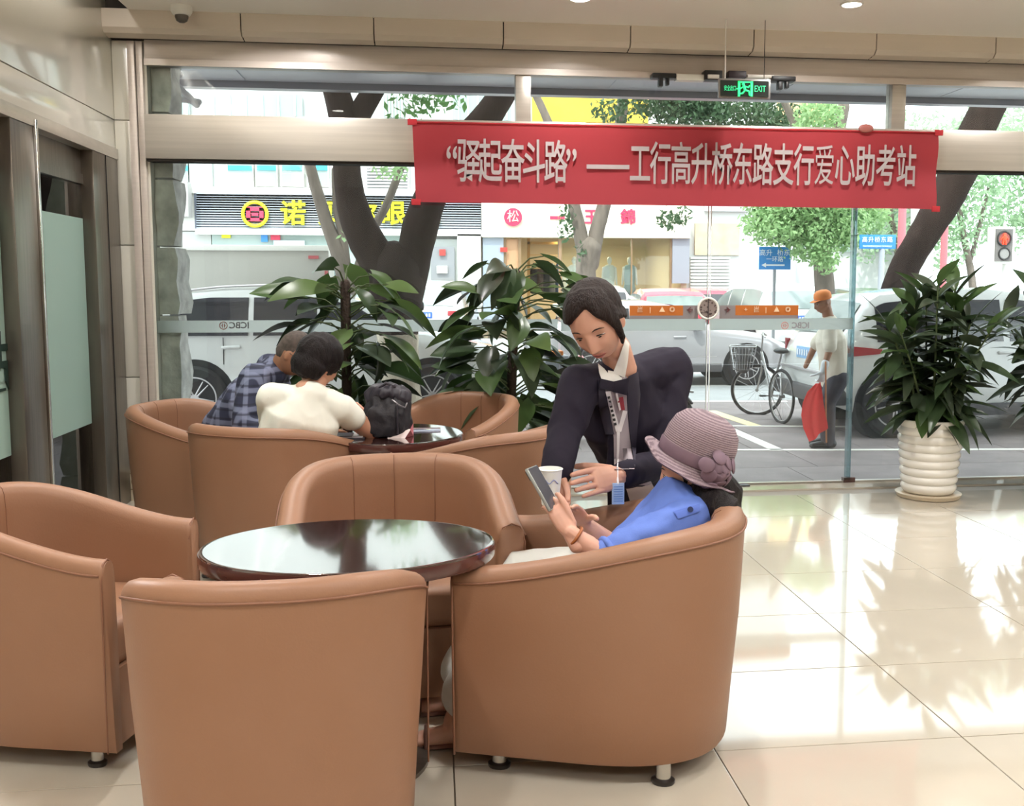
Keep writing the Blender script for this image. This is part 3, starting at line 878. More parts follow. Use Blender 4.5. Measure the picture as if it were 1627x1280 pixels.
blade_plant('dense dark green plant in a ribbed white pot on the tiles by the window', 3.27, 6.30, 21, 286)
blade_plant('dense dark green plant cut off by the right edge of the view', 4.22, 6.28, 33, 286)
# ================================================================ vehicles
m_tyre = mat('tyre', '#232022', .8)
m_alloy = mat('alloy', '#c4c0c2', .3, metal=.6)
m_arch = mat('wheel arch black', '#1a181a', .8)
m_cglass = mat('car glass', '#2b2a2e', .06, spec=.8)
m_clear = mat('pale car glass', '#8b9694', .08, spec=.8)
m_tail = mat('tail light', '#a8323c', .2, coat=.8)
m_lamp = mat('head light', '#d5dadd', .15, coat=.8)
m_plate = mat('blue plate', '#3d6bd0', .5)
m_plate2 = mat('pale blue plate', '#8fb6e0', .5)
m_ptxt = mat('plate marks', '#e6ecf6', .5)
m_under = mat('grey plastic', '#4a474a', .6)
def interp(pl, x):
    if x <= pl[0][0]: return pl[0][1]
    for a, b in zip(pl[:-1], pl[1:]):
        if x <= b[0]: return lerp(a[1], b[1], (x - a[0]) / max(b[0] - a[0], 1e-6))
    return pl[-1][1]
def make_wheel(parent, x, y, r, side, spokes=10):
    mb = MB().lathe([(r * .66, -.1), (r * .9, -.105), (r * .98, -.08), (r, -.04), (r, .04), (r * .98, .08), (r * .9, .105), (r * .66, .1)], 36)
    wobj = mb.obj('wheel', m_tyre, parent, 40); wobj.location = (x, y, r); wobj.rotation_euler = (PI / 2, 0, 0)
    MB().cyl((0, 0, -.06), (0, 0, .06), r * .655, 28).obj('wheel_well', m_arch, wobj, 40)
    zf = -side * .09
    mb = MB().torus((0, 0, zf), r * .64, .014, n=36, m=6).cyl((0, 0, zf - .015), (0, 0, zf + .015), r * .13, 14)
    mb.obj('rim', m_alloy, wobj, 50)
    for k in range(spokes):
        a = 2 * PI * k / spokes; d = V((math.cos(a), math.sin(a), 0)); q = V((-math.sin(a), math.cos(a), 0))
        MB().tube([d * r * .1 + V((0, 0, zf)), d * r * .63 + q * (r * .1 * (1 if k % 2 else -1)) + V((0, 0, zf))], [.016, .011], 6).obj('spoke', m_alloy, wobj, 60)
def make_car(name, label, top, W, belt, wheels, paint, loc, rz, panes, screens, zlow=.26, wr=.36, handles=(), rail=None, taper=.8, group='parked cars', cglass=None, skirt=True):
    t = thing(name, label, 'car', loc, rz, group)
    x0, x1 = top[0][0], top[-1][0]; hmax = max(z for _, z in top)
    def half(x, z):
        u = (x - x0) / (x1 - x0)
        e = max(0, (.12 - u) / .12, (u - .86) / .14)
        p = 1 - .17 * e ** 2
        if z <= belt: s = 1 - .05 * ((z - .62) / .62) ** 2
        else: s = lerp(.99, taper, ((z - belt) / (hmax - belt)) ** 1.15)
        return W / 2 * p * s
    xs = sorted(set([round(v, 3) for v in np.linspace(x0, x1, 46)] + [p[0] for p in top]))
    mb = MB(); rg = []
    for x in xs:
        zt = interp(top, x); lowz = zlow + (.12 * max(0, 1 - (x - x0) / .35) + .10 * max(0, 1 - (x1 - x) / .35))
        lowz = min(lowz, zt - .05)
        sec = []
        zs = [lowz + (zt - lowz) * k / 12 for k in range(13)]
        for k, z in enumerate(zs):
            h = half(x, z)
            if k == 12: h -= .07
            if k == 0: h -= .05
            if k == 11: h -= .012
            sec.append(V((x, h, z)))
        crown = [V((x, half(x, zt) * c_, zt + .022 * (1 - c_ * c_))) for c_ in (.6, .3, 0, -.3, -.6)]
        rg.append(sec + crown + [V((p.x, -p.y, p.z)) for p in sec[::-1]])
    mb.rings(rg).obj('body', paint, t, 38)
    for s in (1, -1):
        for (a, b) in panes:
            mb = MB(); lo, hi = [], []; lo2, hi2 = [], []
            for k in range(13):
                x = lerp(a, b, k / 12); zt = min(interp(top, x) - .085, hmax - .12); zb_ = min(belt + .02, zt)
                for z, l_, l2 in ((zb_, lo, lo2), (zt, hi, hi2)):
                    l_.append(V((x, s * (half(x, z) + .006), z))); l2.append(V((x, s * (half(x, z) - .02), z)))
            vv = [[mb.b.verts.new(p) for p in l_] for l_ in (lo, hi, hi2, lo2)]
            for q in range(4):
                A, B = vv[q], vv[(q + 1) % 4]
                for k in range(12): mb.b.faces.new((A[k], A[k + 1], B[k + 1], B[k]))
            for k in (0, 12): mb.b.faces.new([v[k] for v in vv])
            mb.obj('side_window', cglass or m_cglass, t, None)
        for x in wheels:
            yv = half(x, .5)
            pts = []
            mb = MB().cyl((x, s * (yv - .25), wr), (x, s * (yv + .003), wr), wr + .075, 32)
            mb.obj('wheel_arch', m_arch, t, 40)
            make_wheel(t, x, s * (yv - .045), wr, s)
        for x, z in handles:
            MB().tube([(x - .1, s * (half(x, z) + .012), z), (x + .1, s * (half(x, z) + .012), z + .005)], [(.012, .02)] * 2, 8).obj('door_handle', paint, t, 60)
        if skirt:
            MB().box((wheels[0] + wr + .1, s * half(1, .3) - .03, zlow - .02), (wheels[1] - wr - .1, s * half(1, .3) + .015, zlow + .12), .01).obj('sill', m_under, t, 30)
        if rail:
            a, b = rail
            MB().tube([(lerp(a, b, k / 8), s * half(1, hmax) * .93, interp(top, lerp(a, b, k / 8)) + .03) for k in range(9)], .016, 6).obj('roof_rail', m_alloy, t, 60)
    for (a, b, nm_, mm) in screens:
        mb = MB(); rows = []
        for k in range(7):
            x = lerp(a, b, k / 6); zt = interp(top, x); h = half(x, zt) * .86
            d = (V((b, 0, interp(top, b))) - V((a, 0, interp(top, a)))).normalized(); n_ = V((-d.z, 0, d.x)) * .03
            rows.append([V((x, c_ * h, zt + .022 * (1 - c_ * c_) + .004)) + n_ * .5 for c_ in (1, .6, .2, -.2, -.6, -1)])
        vs = [[mb.b.verts.new(p) for p in r] for r in rows]
        for A, B in zip(vs[:-1], vs[1:]):
            for k in range(5): mb.b.faces.new((A[k], A[k + 1], B[k + 1], B[k]))
        mb.obj(nm_, mm, t, None)
    t['_'] = 0; del t['_']
    return t, half
def plate(t, x, z, m=m_plate, w_=.44, fr=-1, tilt=0):
    MB().box((x - .012, -w_ / 2, z), (x + .012, w_ / 2, z + .14), .004, rot=Matrix.Rotation(tilt, 3, 'Y')).obj('licence_plate', m, t, 30)
    for k in range(6):
        y = -w_ / 2 + .06 + k * (w_ - .12) / 5
        MB().box((x + fr * .016 - .003, y - .018, z + .035), (x + fr * .016 + .003, y + .018, z + .105)).obj('plate_mark', m_ptxt, t, None)
p_white = mat('pearl white paint', '#d9dad8', .18, coat=.8)
p_silver = mat('silver paint', '#b4b2b6', .22, metal=.35, coat=.8)
p_red = mat('red paint', '#c2334a', .2, coat=.8)
p_dark = mat('dark green paint', '#4d5650', .2, coat=.8)

SUV = [(-.97, .50), (-.96, .80), (-.90, 1.02), (-.80, 1.17), (-.40, 1.55), (-.2, 1.61), (.3, 1.67), (.9, 1.69), (1.5, 1.65), (1.9, 1.53), (2.45, 1.20), (2.62, 1.12), (3.2, 1.04), (3.55, .92), (3.72, .72), (3.76, .5)]
c1, hf = make_car('white_suv', 'pearl white suv parked side on behind the tree trunk and the two seated people', SUV, 1.92, 1.10, (0, 2.78), p_white, (-2.82, 13.25, -.3), 0,
                  [(-.28, .62), (.68, 1.42), (1.48, 2.25)], [(1.95, 2.45, 'windscreen', m_cglass), (-.78, -.42, 'rear_window', m_cglass)], handles=[(.42, .98), (1.45, .98)], rail=(-.2, 1.5), wr=.385)
for s in (1, -1):
    MB().prism([(-.62, s * (hf(-.6, 1.2) + .004), 1.16), (-.36, s * (hf(-.3, 1.2) + .006), 1.24), (-.58, s * (hf(-.5, 1.4) + .006), 1.40)], (0, -s * .02, 0)).obj('quarter_window', m_cglass, c1, None)
    MB().box((-.92, s * .72 - .13, .80), (-.80, s * .72 + .13, .88), .02).obj('tail_light', m_tail, c1, 40)
    MB().ball((3.42, s * .72, .78), (.2, .1, .1), 12, 8).obj('headlight', m_lamp, c1, 60)
    MB().ball((2.25, s * 1.02, 1.13), (.09, .11, .075), 14, 8).obj('mirror', p_white, c1, 60)
    MB().box((.33, s * (hf(.3, .8)) - .002, .78), (.34, s * (hf(.3, .8)) + .003, 1.1)).obj('door_seam', m_arch, c1, None)
    MB().box((1.44, s * (hf(1.4, .8)) - .002, .4), (1.45, s * (hf(1.4, .8)) + .003, 1.1)).obj('door_seam', m_arch, c1, None)
MB().torus((-.42, -hf(-.4, .95) - .001, .96), .09, .003, (0, 1, 0), 24, 5).obj('fuel_flap', mat('panel gap', '#8e8e8c', .5), c1, None)
# silver sedan beyond the doors
SED = [(-.98, .5), (-.96, .85), (-.88, 1.0), (-.45, 1.06), (.05, 1.36), (.5, 1.44), (1.0, 1.45), (1.5, 1.36), (2.15, 1.02), (2.4, .97), (3.1, .86), (3.45, .72), (3.58, .5)]
c2, hf2 = make_car('silver_sedan', 'silver sedan passing beyond the glass doors, behind the bicycle', SED, 1.82, .96, (0, 2.72), p_silver, (2.60, 17.7, -.3), 0,
                   [(-.15, .68), (.74, 1.78)], [(1.52, 2.12, 'windscreen', m_cglass), (-.42, .02, 'rear_window', m_cglass)], handles=[(.5, .84), (1.55, .84)], wr=.33)
for s in (1, -1):
    MB().ball((1.85, s * .98, 1.0), (.09, .11, .06), 12, 8).obj('mirror', p_silver, c2, 60)
    MB().ball((3.25, s * .68, .68), (.2, .12, .08), 12, 8).obj('headlight', m_lamp, c2, 60)
    MB().box((.1, s * hf2(.5, .5) - .002, .50), (2.2, s * hf2(.5, .5) + .004, .515)).obj('side_crease', m_alloy, c2, None)
# white suv cut by the right edge, tail towards the flagman
SV2 = [(-.72, .52), (-.71, .80), (-.64, .98), (-.58, 1.10), (-.30, 1.50), (-.1, 1.60), (.5, 1.66), (1.2, 1.67), (1.8, 1.60), (2.5, 1.16), (2.8, 1.08), (3.3, 1.0), (3.7, .85), (3.85, .5)]
c3, hf3 = make_car('white_suv', 'white suv at the right behind the potted plants, tail towards the flag man', SV2, 1.86, 1.06, (0, 2.75), p_white, (5.12, 11.66, -.3), 0,
                   [(-.2, .55), (.62, 1.3), (1.38, 2.3)], [(1.85, 2.45, 'windscreen', m_cglass), (-.56, -.30, 'rear_window', m_clear)], handles=[(.4, .95), (1.35, .95)], wr=.37)
plate(c3, -.70, .84, m_plate2, .5)
MB().box((-.80, -.86, .36), (-.5, .86, .54), .03).obj('bumper', m_under, c3, 40)
MB().box((-.745, -.82, .70), (-.68, .82, .735), .01).obj('tailgate_trim', m_alloy, c3, 40)
for s in (1, -1):
    mb = MB(); xs_ = [-.66 + .085 * k for k in range(7)]
    mb.rings([[V((x, s * (hf3(x, .95) + .014), .90 + .05 * k / 6)), V((x, s * (hf3(x, .95) + .014), 1.05 - .05 * k / 6)), V((x, s * (hf3(x, .95) - .03), 1.05 - .05 * k / 6)), V((x, s * (hf3(x, .95) - .03), .90 + .05 * k / 6))] for k, x in enumerate(xs_)]).obj('tail_light', m_tail, c3, 30)
    MB().ball((2.3, s * .98, 1.10), (.09, .11, .07), 12, 8).obj('mirror', p_white, c3, 60)
# cars across the street
HB = [(-.9, .5), (-.89, .85), (-.82, 1.0), (-.5, 1.45), (-.3, 1.56), (.5, 1.64), (1.2, 1.62), (1.7, 1.5), (2.35, 1.08), (2.6, 1.0), (3.2, .9), (3.45, .75), (3.5, .5)]
def far_car(name, label, px, Y, deg, paint, prof=HB, W=1.84, gl=m_cglass, sc_=1.0, pl=m_plate):
    p = at(px, 460, Y)
    t, h = make_car(name, label, prof, W, 1.02, (0, 2.65), paint, (p.x, Y, -.3), math.radians(deg), [(-.35, .55), (.61, 1.3), (1.36, 2.15)], [(1.72, 2.3, 'windscreen', gl), (-.78, -.5, 'rear_window', gl)], wr=.33, cglass=gl)
    plate(t, -.90, .80, pl)
    for s in (1, -1):
        MB().box((-.91, s * .72 - .15, .85), (-.78, s * .72 + .15, .97), .02).obj('tail_light', m_tail, t, 40)
        MB().ball((3.25, s * .66, .72), (.16, .14, .08), 10, 6).obj('headlight', m_lamp, t, 60)
        MB().ball((2.15, s * 1.0, 1.05), (.07, .1, .07), 10, 6).obj('mirror', paint, t, 60)
    t.scale = (sc_,) * 3
    return t
far_car('white_suv', 'small white suv seen from the rear across the street, just right of the big trunk', 680, 27.0, 82, p_white, gl=m_clear, sc_=1.12)
far_car('white_car', 'white car half hidden behind the standing woman\'s head, across the street', 950, 28.9, 88, p_white, gl=m_cglass, sc_=1.05)
far_car('red_car', 'red car across the street, beyond the round door pull', 1066, 24.2, 87, p_red, gl=m_clear)
far_car('red_car', 'red car with dark rear window, right behind the door pull', 1125, 29.0, 88, p_red, gl=m_cglass)
far_car('white_suv', 'white suv with a blue plate, tail towards us above the orange strip', 1252, 24.0, 97, p_white, gl=m_clear, sc_=1.08)
far_car('green_car', 'dark green car far behind the flag man, left of the leaning tree', 1385, 25.0, 100, p_dark, gl=m_clear)
far_car('silver_car', 'silver car at the far right edge, under the red traffic light', 1600, 30.0, 20, p_silver, gl=m_clear)

# box truck
tk = thing('box_truck', 'white box truck parked behind the pearl white suv at the left', 'truck', (-2.8, 16.0, -.3), group=None)
m_box = mat('truck panel', '#b5b2ab', .45, var=(1.2, .06))
tx0, tx1 = at(246, 450, 15).x, at(529, 450, 15).x
zt1 = at(300, 392, 15).z
MB().box((tx0, 15.0, .42), (tx1, 16.9, zt1), .02).obj('cargo_box', m_box, tk, 30, world=True)
MB().box((tx0 - .02, 14.97, zt1 - .05), (tx1 + .02, 15.0, zt1 + .03), .006).obj('top_rail', m_white, tk, 30, world=True)
MB().box((tx1 - .05, 14.96, .42), (tx1 + .01, 14.995, zt1), .006).obj('corner_rail', m_white, tk, 30, world=True)
MB().box((tx1 + .02, 15.0, .5), (tx1 + .14, 15.05, zt1 + .02), .006).obj('rear_door', mat('pale blue', '#c3d6da', .4), tk, 30, world=True)
m_refl = mat('reflector red', '#b5565a', .4)
for (a, b, c_, d) in ((268, 397, 285, 402), (490, 406, 506, 411), (253, 416, 259, 431), (516, 430, 521, 442), (398, 456, 455, 461)):
    p, q = at(a, d, 14.98), at(c_, b, 14.98)
    MB().box((p.x, 14.975, p.z), (q.x, 14.998, q.z)).obj('reflector', m_refl, tk, None, world=True)
MB().box((tx0 - 1.7, 15.05, .2), (tx0 - .08, 16.85, zt1 - .25), .12).obj('cab', m_white, tk, 40, world=True)
MB().box((tx0 - 1.7, 15.3, .1), (tx1, 16.6, .4)).obj('chassis', m_under, tk, 30, world=True)
for x in (tx0 - .9, tx1 - .6):
    for s, y in ((-1, 15.12), (1, 16.78)):
        make_wheel(tk, x + 2.8, y - 16.0, .36, s, 8)

aw = thing('awning_arm', 'pale folding awning arm under the porch at the far upper left', 'awning arm', at(290, 110, 8.6))
for a, b, r in (((262, 118), (312, 166), .03), ((240, 150), (316, 162), .025), ((262, 104), (264, 120), .035), ((245, 118), (285, 118), .03)):
    MB().tube([at(*a, 8.6), at(*b, 8.7)], r, 8).obj('bar', mat('awning pale', '#b6b5ba', .4), aw, 60, world=True)
# ================================================================ bicycle and scooter
bk = thing('bicycle', 'silver city bicycle with front basket leaning beside the white suv', 'bicycle', (4.27, 12.5, -.3))
m_fr = mat('bicycle frame silver', '#bdbcbc', .25, metal=.7)
m_bt = mat('bicycle tyre', '#2b282a', .8)
hd = V((-.12, 1.0, 0)).normalized()          # riding direction
fw_ = V((-.94, .34, 0)).normalized()         # turned front wheel
R = .33
rear = V((.06, -.42, R)); front = V((-.08, .52, R))
front = V((-.02, .42, R)); rear = V((.02, -.42, R))
def bwheel(c, d):
    ax = V((-d.y, d.x, 0))
    o = MB().torus(c, R, .018, ax, 44, 8).obj('wheel', m_bt, bk, 60)
    MB().torus(c, R - .025, .008, ax, 44, 6).obj('rim', m_fr, o, 60)
    for k in range(14):
        a = 2 * PI * k / 14; q = d * math.cos(a) + V((0, 0, math.sin(a)))
        MB().cyl(c, c + q * (R - .02), .002, 4).obj('spoke', m_fr, o, None)
    MB().cyl(c - ax * .04, c + ax * .04, .022, 12).obj('hub', m_fr, o, 40)
bwheel(rear, hd); bwheel(front, fw_)
seat = V((.08, -.22, .86)); crank = V((.03, -.02, .30)); head = V((-.02, .26, .84)); bar = head + V((-.0, -.03, .20))
for a, b, r in ((head, crank, .019), (head - V((0, 0, .12)), crank + V((.03, -.05, .15)), .016), (seat, crank, .016), (rear, crank, .011), (rear, seat - V((0, 0, .2)), .01), (head, bar, .014)):
    MB().tube([a, b], r, 8).obj('frame_tube', m_fr, bk, 60)
MB().tube([front, front.lerp(head, .5) + V((.02, -.03, 0)), head], .013, 8).obj('fork', m_fr, bk, 60)
hb = V((fw_.y, -fw_.x, 0))
MB().tube([bar - hb * .28 + V((0, -.12, .02)), bar - hb * .16 + V((0, 0, .05)), bar, bar + hb * .16 + V((0, 0, .05)), bar + hb * .28 + V((0, -.12, .02))], .012, 8).obj('handlebar', m_fr, bk, 60)
MB().ball(seat + V((0, .02, .03)), (.09, .13, .04), 14, 8).obj('saddle', m_black, bk, 60)
MB().tube([crank - V((.12, 0, 0)), crank + V((.12, 0, 0))], .01, 6).obj('crank', m_fr, bk, 60)
for s in (-1, 1):
    MB().box(crank + V((s * .12 - .04, -.03, -.01)), crank + V((s * .12 + .04, .03, .01)), .004).obj('pedal', m_black, bk, 30)
bc = head + fw_ * .24 + V((0, 0, -.06)); ex_, ey_ = fw_, V((-fw_.y, fw_.x, 0))
mb = MB()
def bp(u, v, z): return bc + ex_ * u * (.12 + .05 * z) + ey_ * v * (.15 + .05 * z) + V((0, 0, z * .30 - .16))
for z in (0, .33, .66, 1):
    pts = [bp(-1, -1, z), bp(1, -1, z), bp(1, 1, z), bp(-1, 1, z), bp(-1, -1, z)]
    for a, b in zip(pts[:-1], pts[1:]): mb.cyl(a, b, .004 if z < 1 else .008, 5)
for k in range(9):
    q = -1 + k / 4
    for (a, b) in ((bp(q, -1, 0), bp(q, -1, 1)), (bp(q, 1, 0), bp(q, 1, 1)), (bp(1, q, 0), bp(1, q, 1)), (bp(-1, q, 0), bp(-1, q, 1)), (bp(q, -1, 0), bp(q, 1, 0))):
        mb.cyl(a, b, .003, 4)
mb.obj('basket', m_fr, bk, None)
mb = MB().tube([bc + V((0, 0, -.13)), bc + V((.02, .0, -.02)), bc + V((0, 0, .08))], [(.09, .1), (.12, .12), (.08, .1)], 10)
bg_ = tag(link('bag', fuse(mb, .02, 3, .01, 12)), 'crumpled dark grey bag lying in the bicycle basket', 'bag')
bg_.data.materials.append(mat('bag grey', '#5a5758', .8)); bg_.location = bk.location
MB().tube([crank, crank + V((.10, -.12, -.30))], .006, 6).obj('kickstand', m_fr, bk, 60)

es = thing('electric_scooter', 'red electric scooter parked outside, mostly hidden behind the standing woman', 'scooter', (2.05, 11.0, -.3))
p_sc = mat('scooter red', '#d23a3e', .25, coat=.7)
for x in (-.62, .60):
    o = MB().torus((x, 0, .24), .19, .055, (0, 1, 0), 32, 10).obj('wheel', m_tyre, es, 60)
    MB().cyl((x, -.04, .24), (x, .04, .24), .15, 24).obj('rim', m_alloy, o, 40)
MB().tube([(-.28, 0, .30), (.05, 0, .28), (.35, 0, .50), (.72, 0, .66)], [(.10, .05), (.14, .05), (.14, .12), (.05, .05)], 14, lat=(0, 1, 0)).obj('rear_body', p_sc, es, 60)
MB().tube([(-.32, 0, .30), (-.42, 0, .6), (-.46, 0, .9)], [(.16, .05), (.15, .06), (.09, .05)], 12, lat=(0, 1, 0)).obj('front_shield', p_sc, es, 60)
MB().tube([(-.62, 0, .26), (-.50, 0, .70), (-.44, 0, 1.02)], .022, 8).obj('steering_column', m_under, es, 60)
MB().tube([(-.36, -.32, 1.04), (-.45, 0, 1.02), (-.36, .32, 1.04)], .014, 8).obj('handlebar', m_black, es, 60)
MB().tube([(.02, 0, .72), (.3, 0, .75), (.62, 0, .76)], [(.12, .05), (.14, .05), (.10, .04)], 12, lat=(0, 1, 0)).obj('seat', m_black, es, 60)
MB().tube([(.45, 0, .66), (.62, 0, .60), (.80, 0, .40)], [(.09, .02), (.1, .02), (.09, .02)], 10, lat=(0, 1, 0)).obj('mudguard', mat('dark mudguard', '#3b3338', .4), es, 60)
MB().tube([(.45, -.08, .42), (.62, -.08, .56), (.80, -.08, .53)], .016, 8).obj('grab_rail', m_fr, es, 60)
MB().ball((.60, -.07, .66), (.05, .03, .045), 12, 8).obj('indicator', mat('pale lens', '#c4d4e6', .2), es, 60)
MB().box((-.86, -.14, .70), (-.60, .14, .95), .02).obj('basket', mat('basket grey', '#8f949a', .5), es, 30)
MB().box((-.90, -.12, .95), (-.66, .10, 1.0), .01).obj('orange_parcel_rest', mat('orange plastic', '#d9803a', .5), es, 30)

# ================================================================ trees
m_bark = mat('bark', '#382c29', .95, spec=.1, var=(7, .45), bump=(9, .5), stretch=(1, 1, .25))
m_bark2 = mat('grey bark', '#7d7168', .95, var=(7, .4), bump=(16, .8), stretch=(1, 1, .35))
m_lime = mat('whitewashed bark', '#c9bfad', .95, var=(6, .5), bump=(14, .9), stretch=(1, 1, .4), c2='#8d7f6c')
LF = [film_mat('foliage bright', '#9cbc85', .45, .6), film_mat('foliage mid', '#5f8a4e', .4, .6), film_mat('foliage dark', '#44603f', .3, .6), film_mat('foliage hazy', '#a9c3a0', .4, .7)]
def leaves(name, parent, blobs, n, size, m, seed):
    """blobs: (centre, radius vector); scattered small leaf blades"""
    rnd = np.random.default_rng(seed)
    vol = np.array([b[1][0] * b[1][1] * b[1][2] for b in blobs]); vol = vol / vol.sum()
    idx = rnd.choice(len(blobs), n, p=vol)
    C = np.array([tuple(b[0]) for b in blobs])[idx]; Rr = np.array([tuple(b[1]) for b in blobs])[idx]
    d = rnd.normal(size=(n, 3)); d /= np.linalg.norm(d, axis=1)[:, None]
    cl = rnd.normal(size=(n, 3)) * .08
    p = C + Rr * (d * (rnd.random((n, 1)) ** .45) + cl)
    a = rnd.normal(size=(n, 3)); a /= np.linalg.norm(a, axis=1)[:, None]
    b = np.cross(a, rnd.normal(size=(n, 3))); b /= np.linalg.norm(b, axis=1)[:, None]
    s = size * (.6 + .8 * rnd.random((n, 1)))
    v = np.stack([p - a * s, p + b * s * .45, p + a * s, p - b * s * .45], 1).reshape(-1, 3)
    off = V((0, 0, 0)); q = parent
    while q is not None: off += q.location; q = q.parent
    v -= np.array(off)
    me = bpy.data.meshes.new(name)
    me.vertices.add(4 * n); me.vertices.foreach_set('co', v.ravel())
    me.loops.add(4 * n); me.loops.foreach_set('vertex_index', np.arange(4 * n, dtype=np.int32))
    me.polygons.add(n); me.polygons.foreach_set('loop_start', np.arange(0, 4 * n, 4, dtype=np.int32)); me.polygons.foreach_set('loop_total', np.full(n, 4, np.int32))
    me.update(); me.materials.append(m)
    o = bpy.data.objects.new(name, me); COL.objects.link(o); o.parent = parent; o['kind'] = 'stuff'
    return o
def limb(pxs, Y, wpx, m, parent, nm_='branch', n=14, dy=None):
    """pxs: picture outline midline; each point gets its own distance Y"""
    pts = [at(x, y, Y + (dy[i] if dy else 0)) for i, (x, y) in enumerate(pxs)]
    # smooth the polyline
    P, Rr = [], []
    for i in range(len(pts) - 1):
        for k in range(4):
            t = k / 4; a = pts[max(i - 1, 0)]; b = pts[i]; c_ = pts[i + 1]; d = pts[min(i + 2, len(pts) - 1)]
            P.append(.5 * ((2 * b) + (c_ - a) * t + (2 * a - 5 * b + 4 * c_ - d) * t * t + (3 * b - a - 3 * c_ + d) * t ** 3))
            Rr.append(lerp(wpx[i], wpx[i + 1], t) / 2 * Y / F)
    P.append(pts[-1]); Rr.append(wpx[-1] / 2 * Y / F)
    mb = MB().tube(P, Rr, n)
    for v in mb.b.verts:
        q = noise.noise(v.co * 5) * .12 + noise.noise(v.co * 13) * .05
        c_ = min(P, key=lambda p: (p - v.co).length_squared)
        v.co += (v.co - c_) * q * .6
    return mb.obj(nm_, m, parent, 180, world=True)
T1 = 11.75
t1 = thing('street_tree', 'large dark forked street tree with whitewashed base just outside the window', 'tree', at(632, 690, T1))
t1.location.z = -.3
limb([(640, 712), (636, 660), (634, 610), (632, 540), (630, 520)], T1, [108, 78, 66, 64, 62], m_lime, t1, 'whitewashed_base', 20)
limb([(631, 530), (632, 490), (634, 450), (630, 425)], T1, [64, 72, 82, 84], m_bark, t1, 'trunk', 20)
limb([(622, 480), (603, 420), (575, 370), (556, 310), (550, 250), (545, 185), (525, 120), (500, 60)], T1, [58, 60, 54, 46, 42, 44, 40, 34], m_bark, t1, dy=[0, 0, 0, .1, .2, .3, .4, .5])
limb([(642, 480), (655, 420), (668, 360), (690, 300), (725, 240), (770, 190), (805, 140), (830, 90)], T1, [56, 56, 56, 48, 44, 44, 38, 32], m_bark, t1, dy=[0, 0, -.1, -.2, -.3, -.4, -.4, -.4])
limb([(572, 180), (595, 140), (612, 100)], T1, [36, 34, 26], m_bark, t1, dy=[.3, .4, .5])
t1b = thing('street_tree', 'thin pale twin stems of a street tree crossing the yellow shop letters', 'tree', at(530, 600, 14.55)); t1b.location.z = -.3
limb([(556, 600), (552, 470), (540, 410), (518, 350), (497, 280), (486, 230)], 14.55, [30, 28, 24, 20, 17, 15], m_bark2, t1b, 'stem')
limb([(550, 430), (545, 380), (535, 330), (532, 270)], 14.55, [16, 14, 12, 10], m_bark2, t1b, 'stem')
limb([(556, 470), (585, 380), (612, 330), (630, 285), (642, 255)], 14.55, [16, 15, 13, 12, 10], m_bark2, t1b, 'stem')
leaves('foliage', t1b, [(at(628, 250, 14), (.35, .4, .35)), (at(548, 372, 14.1), (.1, .1, .12))], 260, .05, LF[0], 4)
leaves('foliage', t1, [(at(660, 168, 12.3), (.42, .4, .22)), (at(690, 110, 12.5), (.6, .6, .5)), (at(560, 70, 12.3), (1.0, .8, .5)), (at(860, 80, 12), (1.2, .8, .5))], 2600, .055, LF[1], 5)
# mid tree across the street
T2 = 23.5
t2 = thing('street_tree', 'forked tree across the street in front of the clothing shop', 'tree', at(935, 540, T2)); t2.location.z = -.3
limb([(934, 552), (932, 470), (931, 430), (936, 395)], T2, [34, 32, 32, 40], m_bark2, t2, 'trunk')
limb([(930, 420), (922, 370), (912, 325), (900, 270), (865, 180), (840, 130)], T2, [24, 22, 19, 17, 13, 10], m_bark2, t2)
limb([(940, 420), (948, 370), (960, 325), (975, 260), (988, 180), (990, 120)], T2, [24, 24, 22, 20, 18, 15], m_bark2, t2)
leaves('foliage', t2, [(at(900, 352, 23.3), (.22, .3, .5)), (at(922, 400, 23.2), (.16, .2, .22)), (at(1070, 345, 23), (.42, .4, .3)), (at(975, 175, 23), (.5, .5, .3)), (at(1130, 180, 22.5), (1.5, .8, .55)), (at(1060, 150, 22.5), (1.2, .8, .6)), (at(1230, 200, 22.5), (.8, .8, .6))], 5200, .075, LF[2], 8)
# bright leafy tree on the right, over the white suv
T3 = 21.0
t3 = thing('street_tree', 'bright leafy green tree drooping behind the blue sign and the flag man', 'tree', at(1312, 560, T3)); t3.location.z = -.3
limb([(1316, 590), (1312, 500), (1310, 450), (1306, 400), (1310, 340), (1330, 220), (1340, 170)], T3, [46, 36, 32, 28, 24, 22, 20], m_bark2, t3, 'trunk')
limb([(1310, 380), (1285, 300), (1262, 200), (1240, 150)], T3, [18, 15, 13, 10], m_bark2, t3)
leaves('foliage', t3, [(at(1225, 358, 20.5), (.62, .7, .42)), (at(1285, 375, 20.6), (.55, .7, .55)), (at(1340, 360, 20.6), (.55, .7, .55)), (at(1310, 410, 20.4), (.32, .4, .35)), (at(1270, 320, 20.6), (1.2, .8, .45)), (at(1300, 190, 20.6), (.5, .7, .5)), (at(1390, 340, 20.8), (.3, .5, .4))], 9000, .06, LF[0], 9)
leaves('foliage', t3, [(at(1250, 350, 20.9), (.8, .5, .55)), (at(1330, 345, 20.9), (.8, .5, .6))], 3000, .06, LF[1], 10)
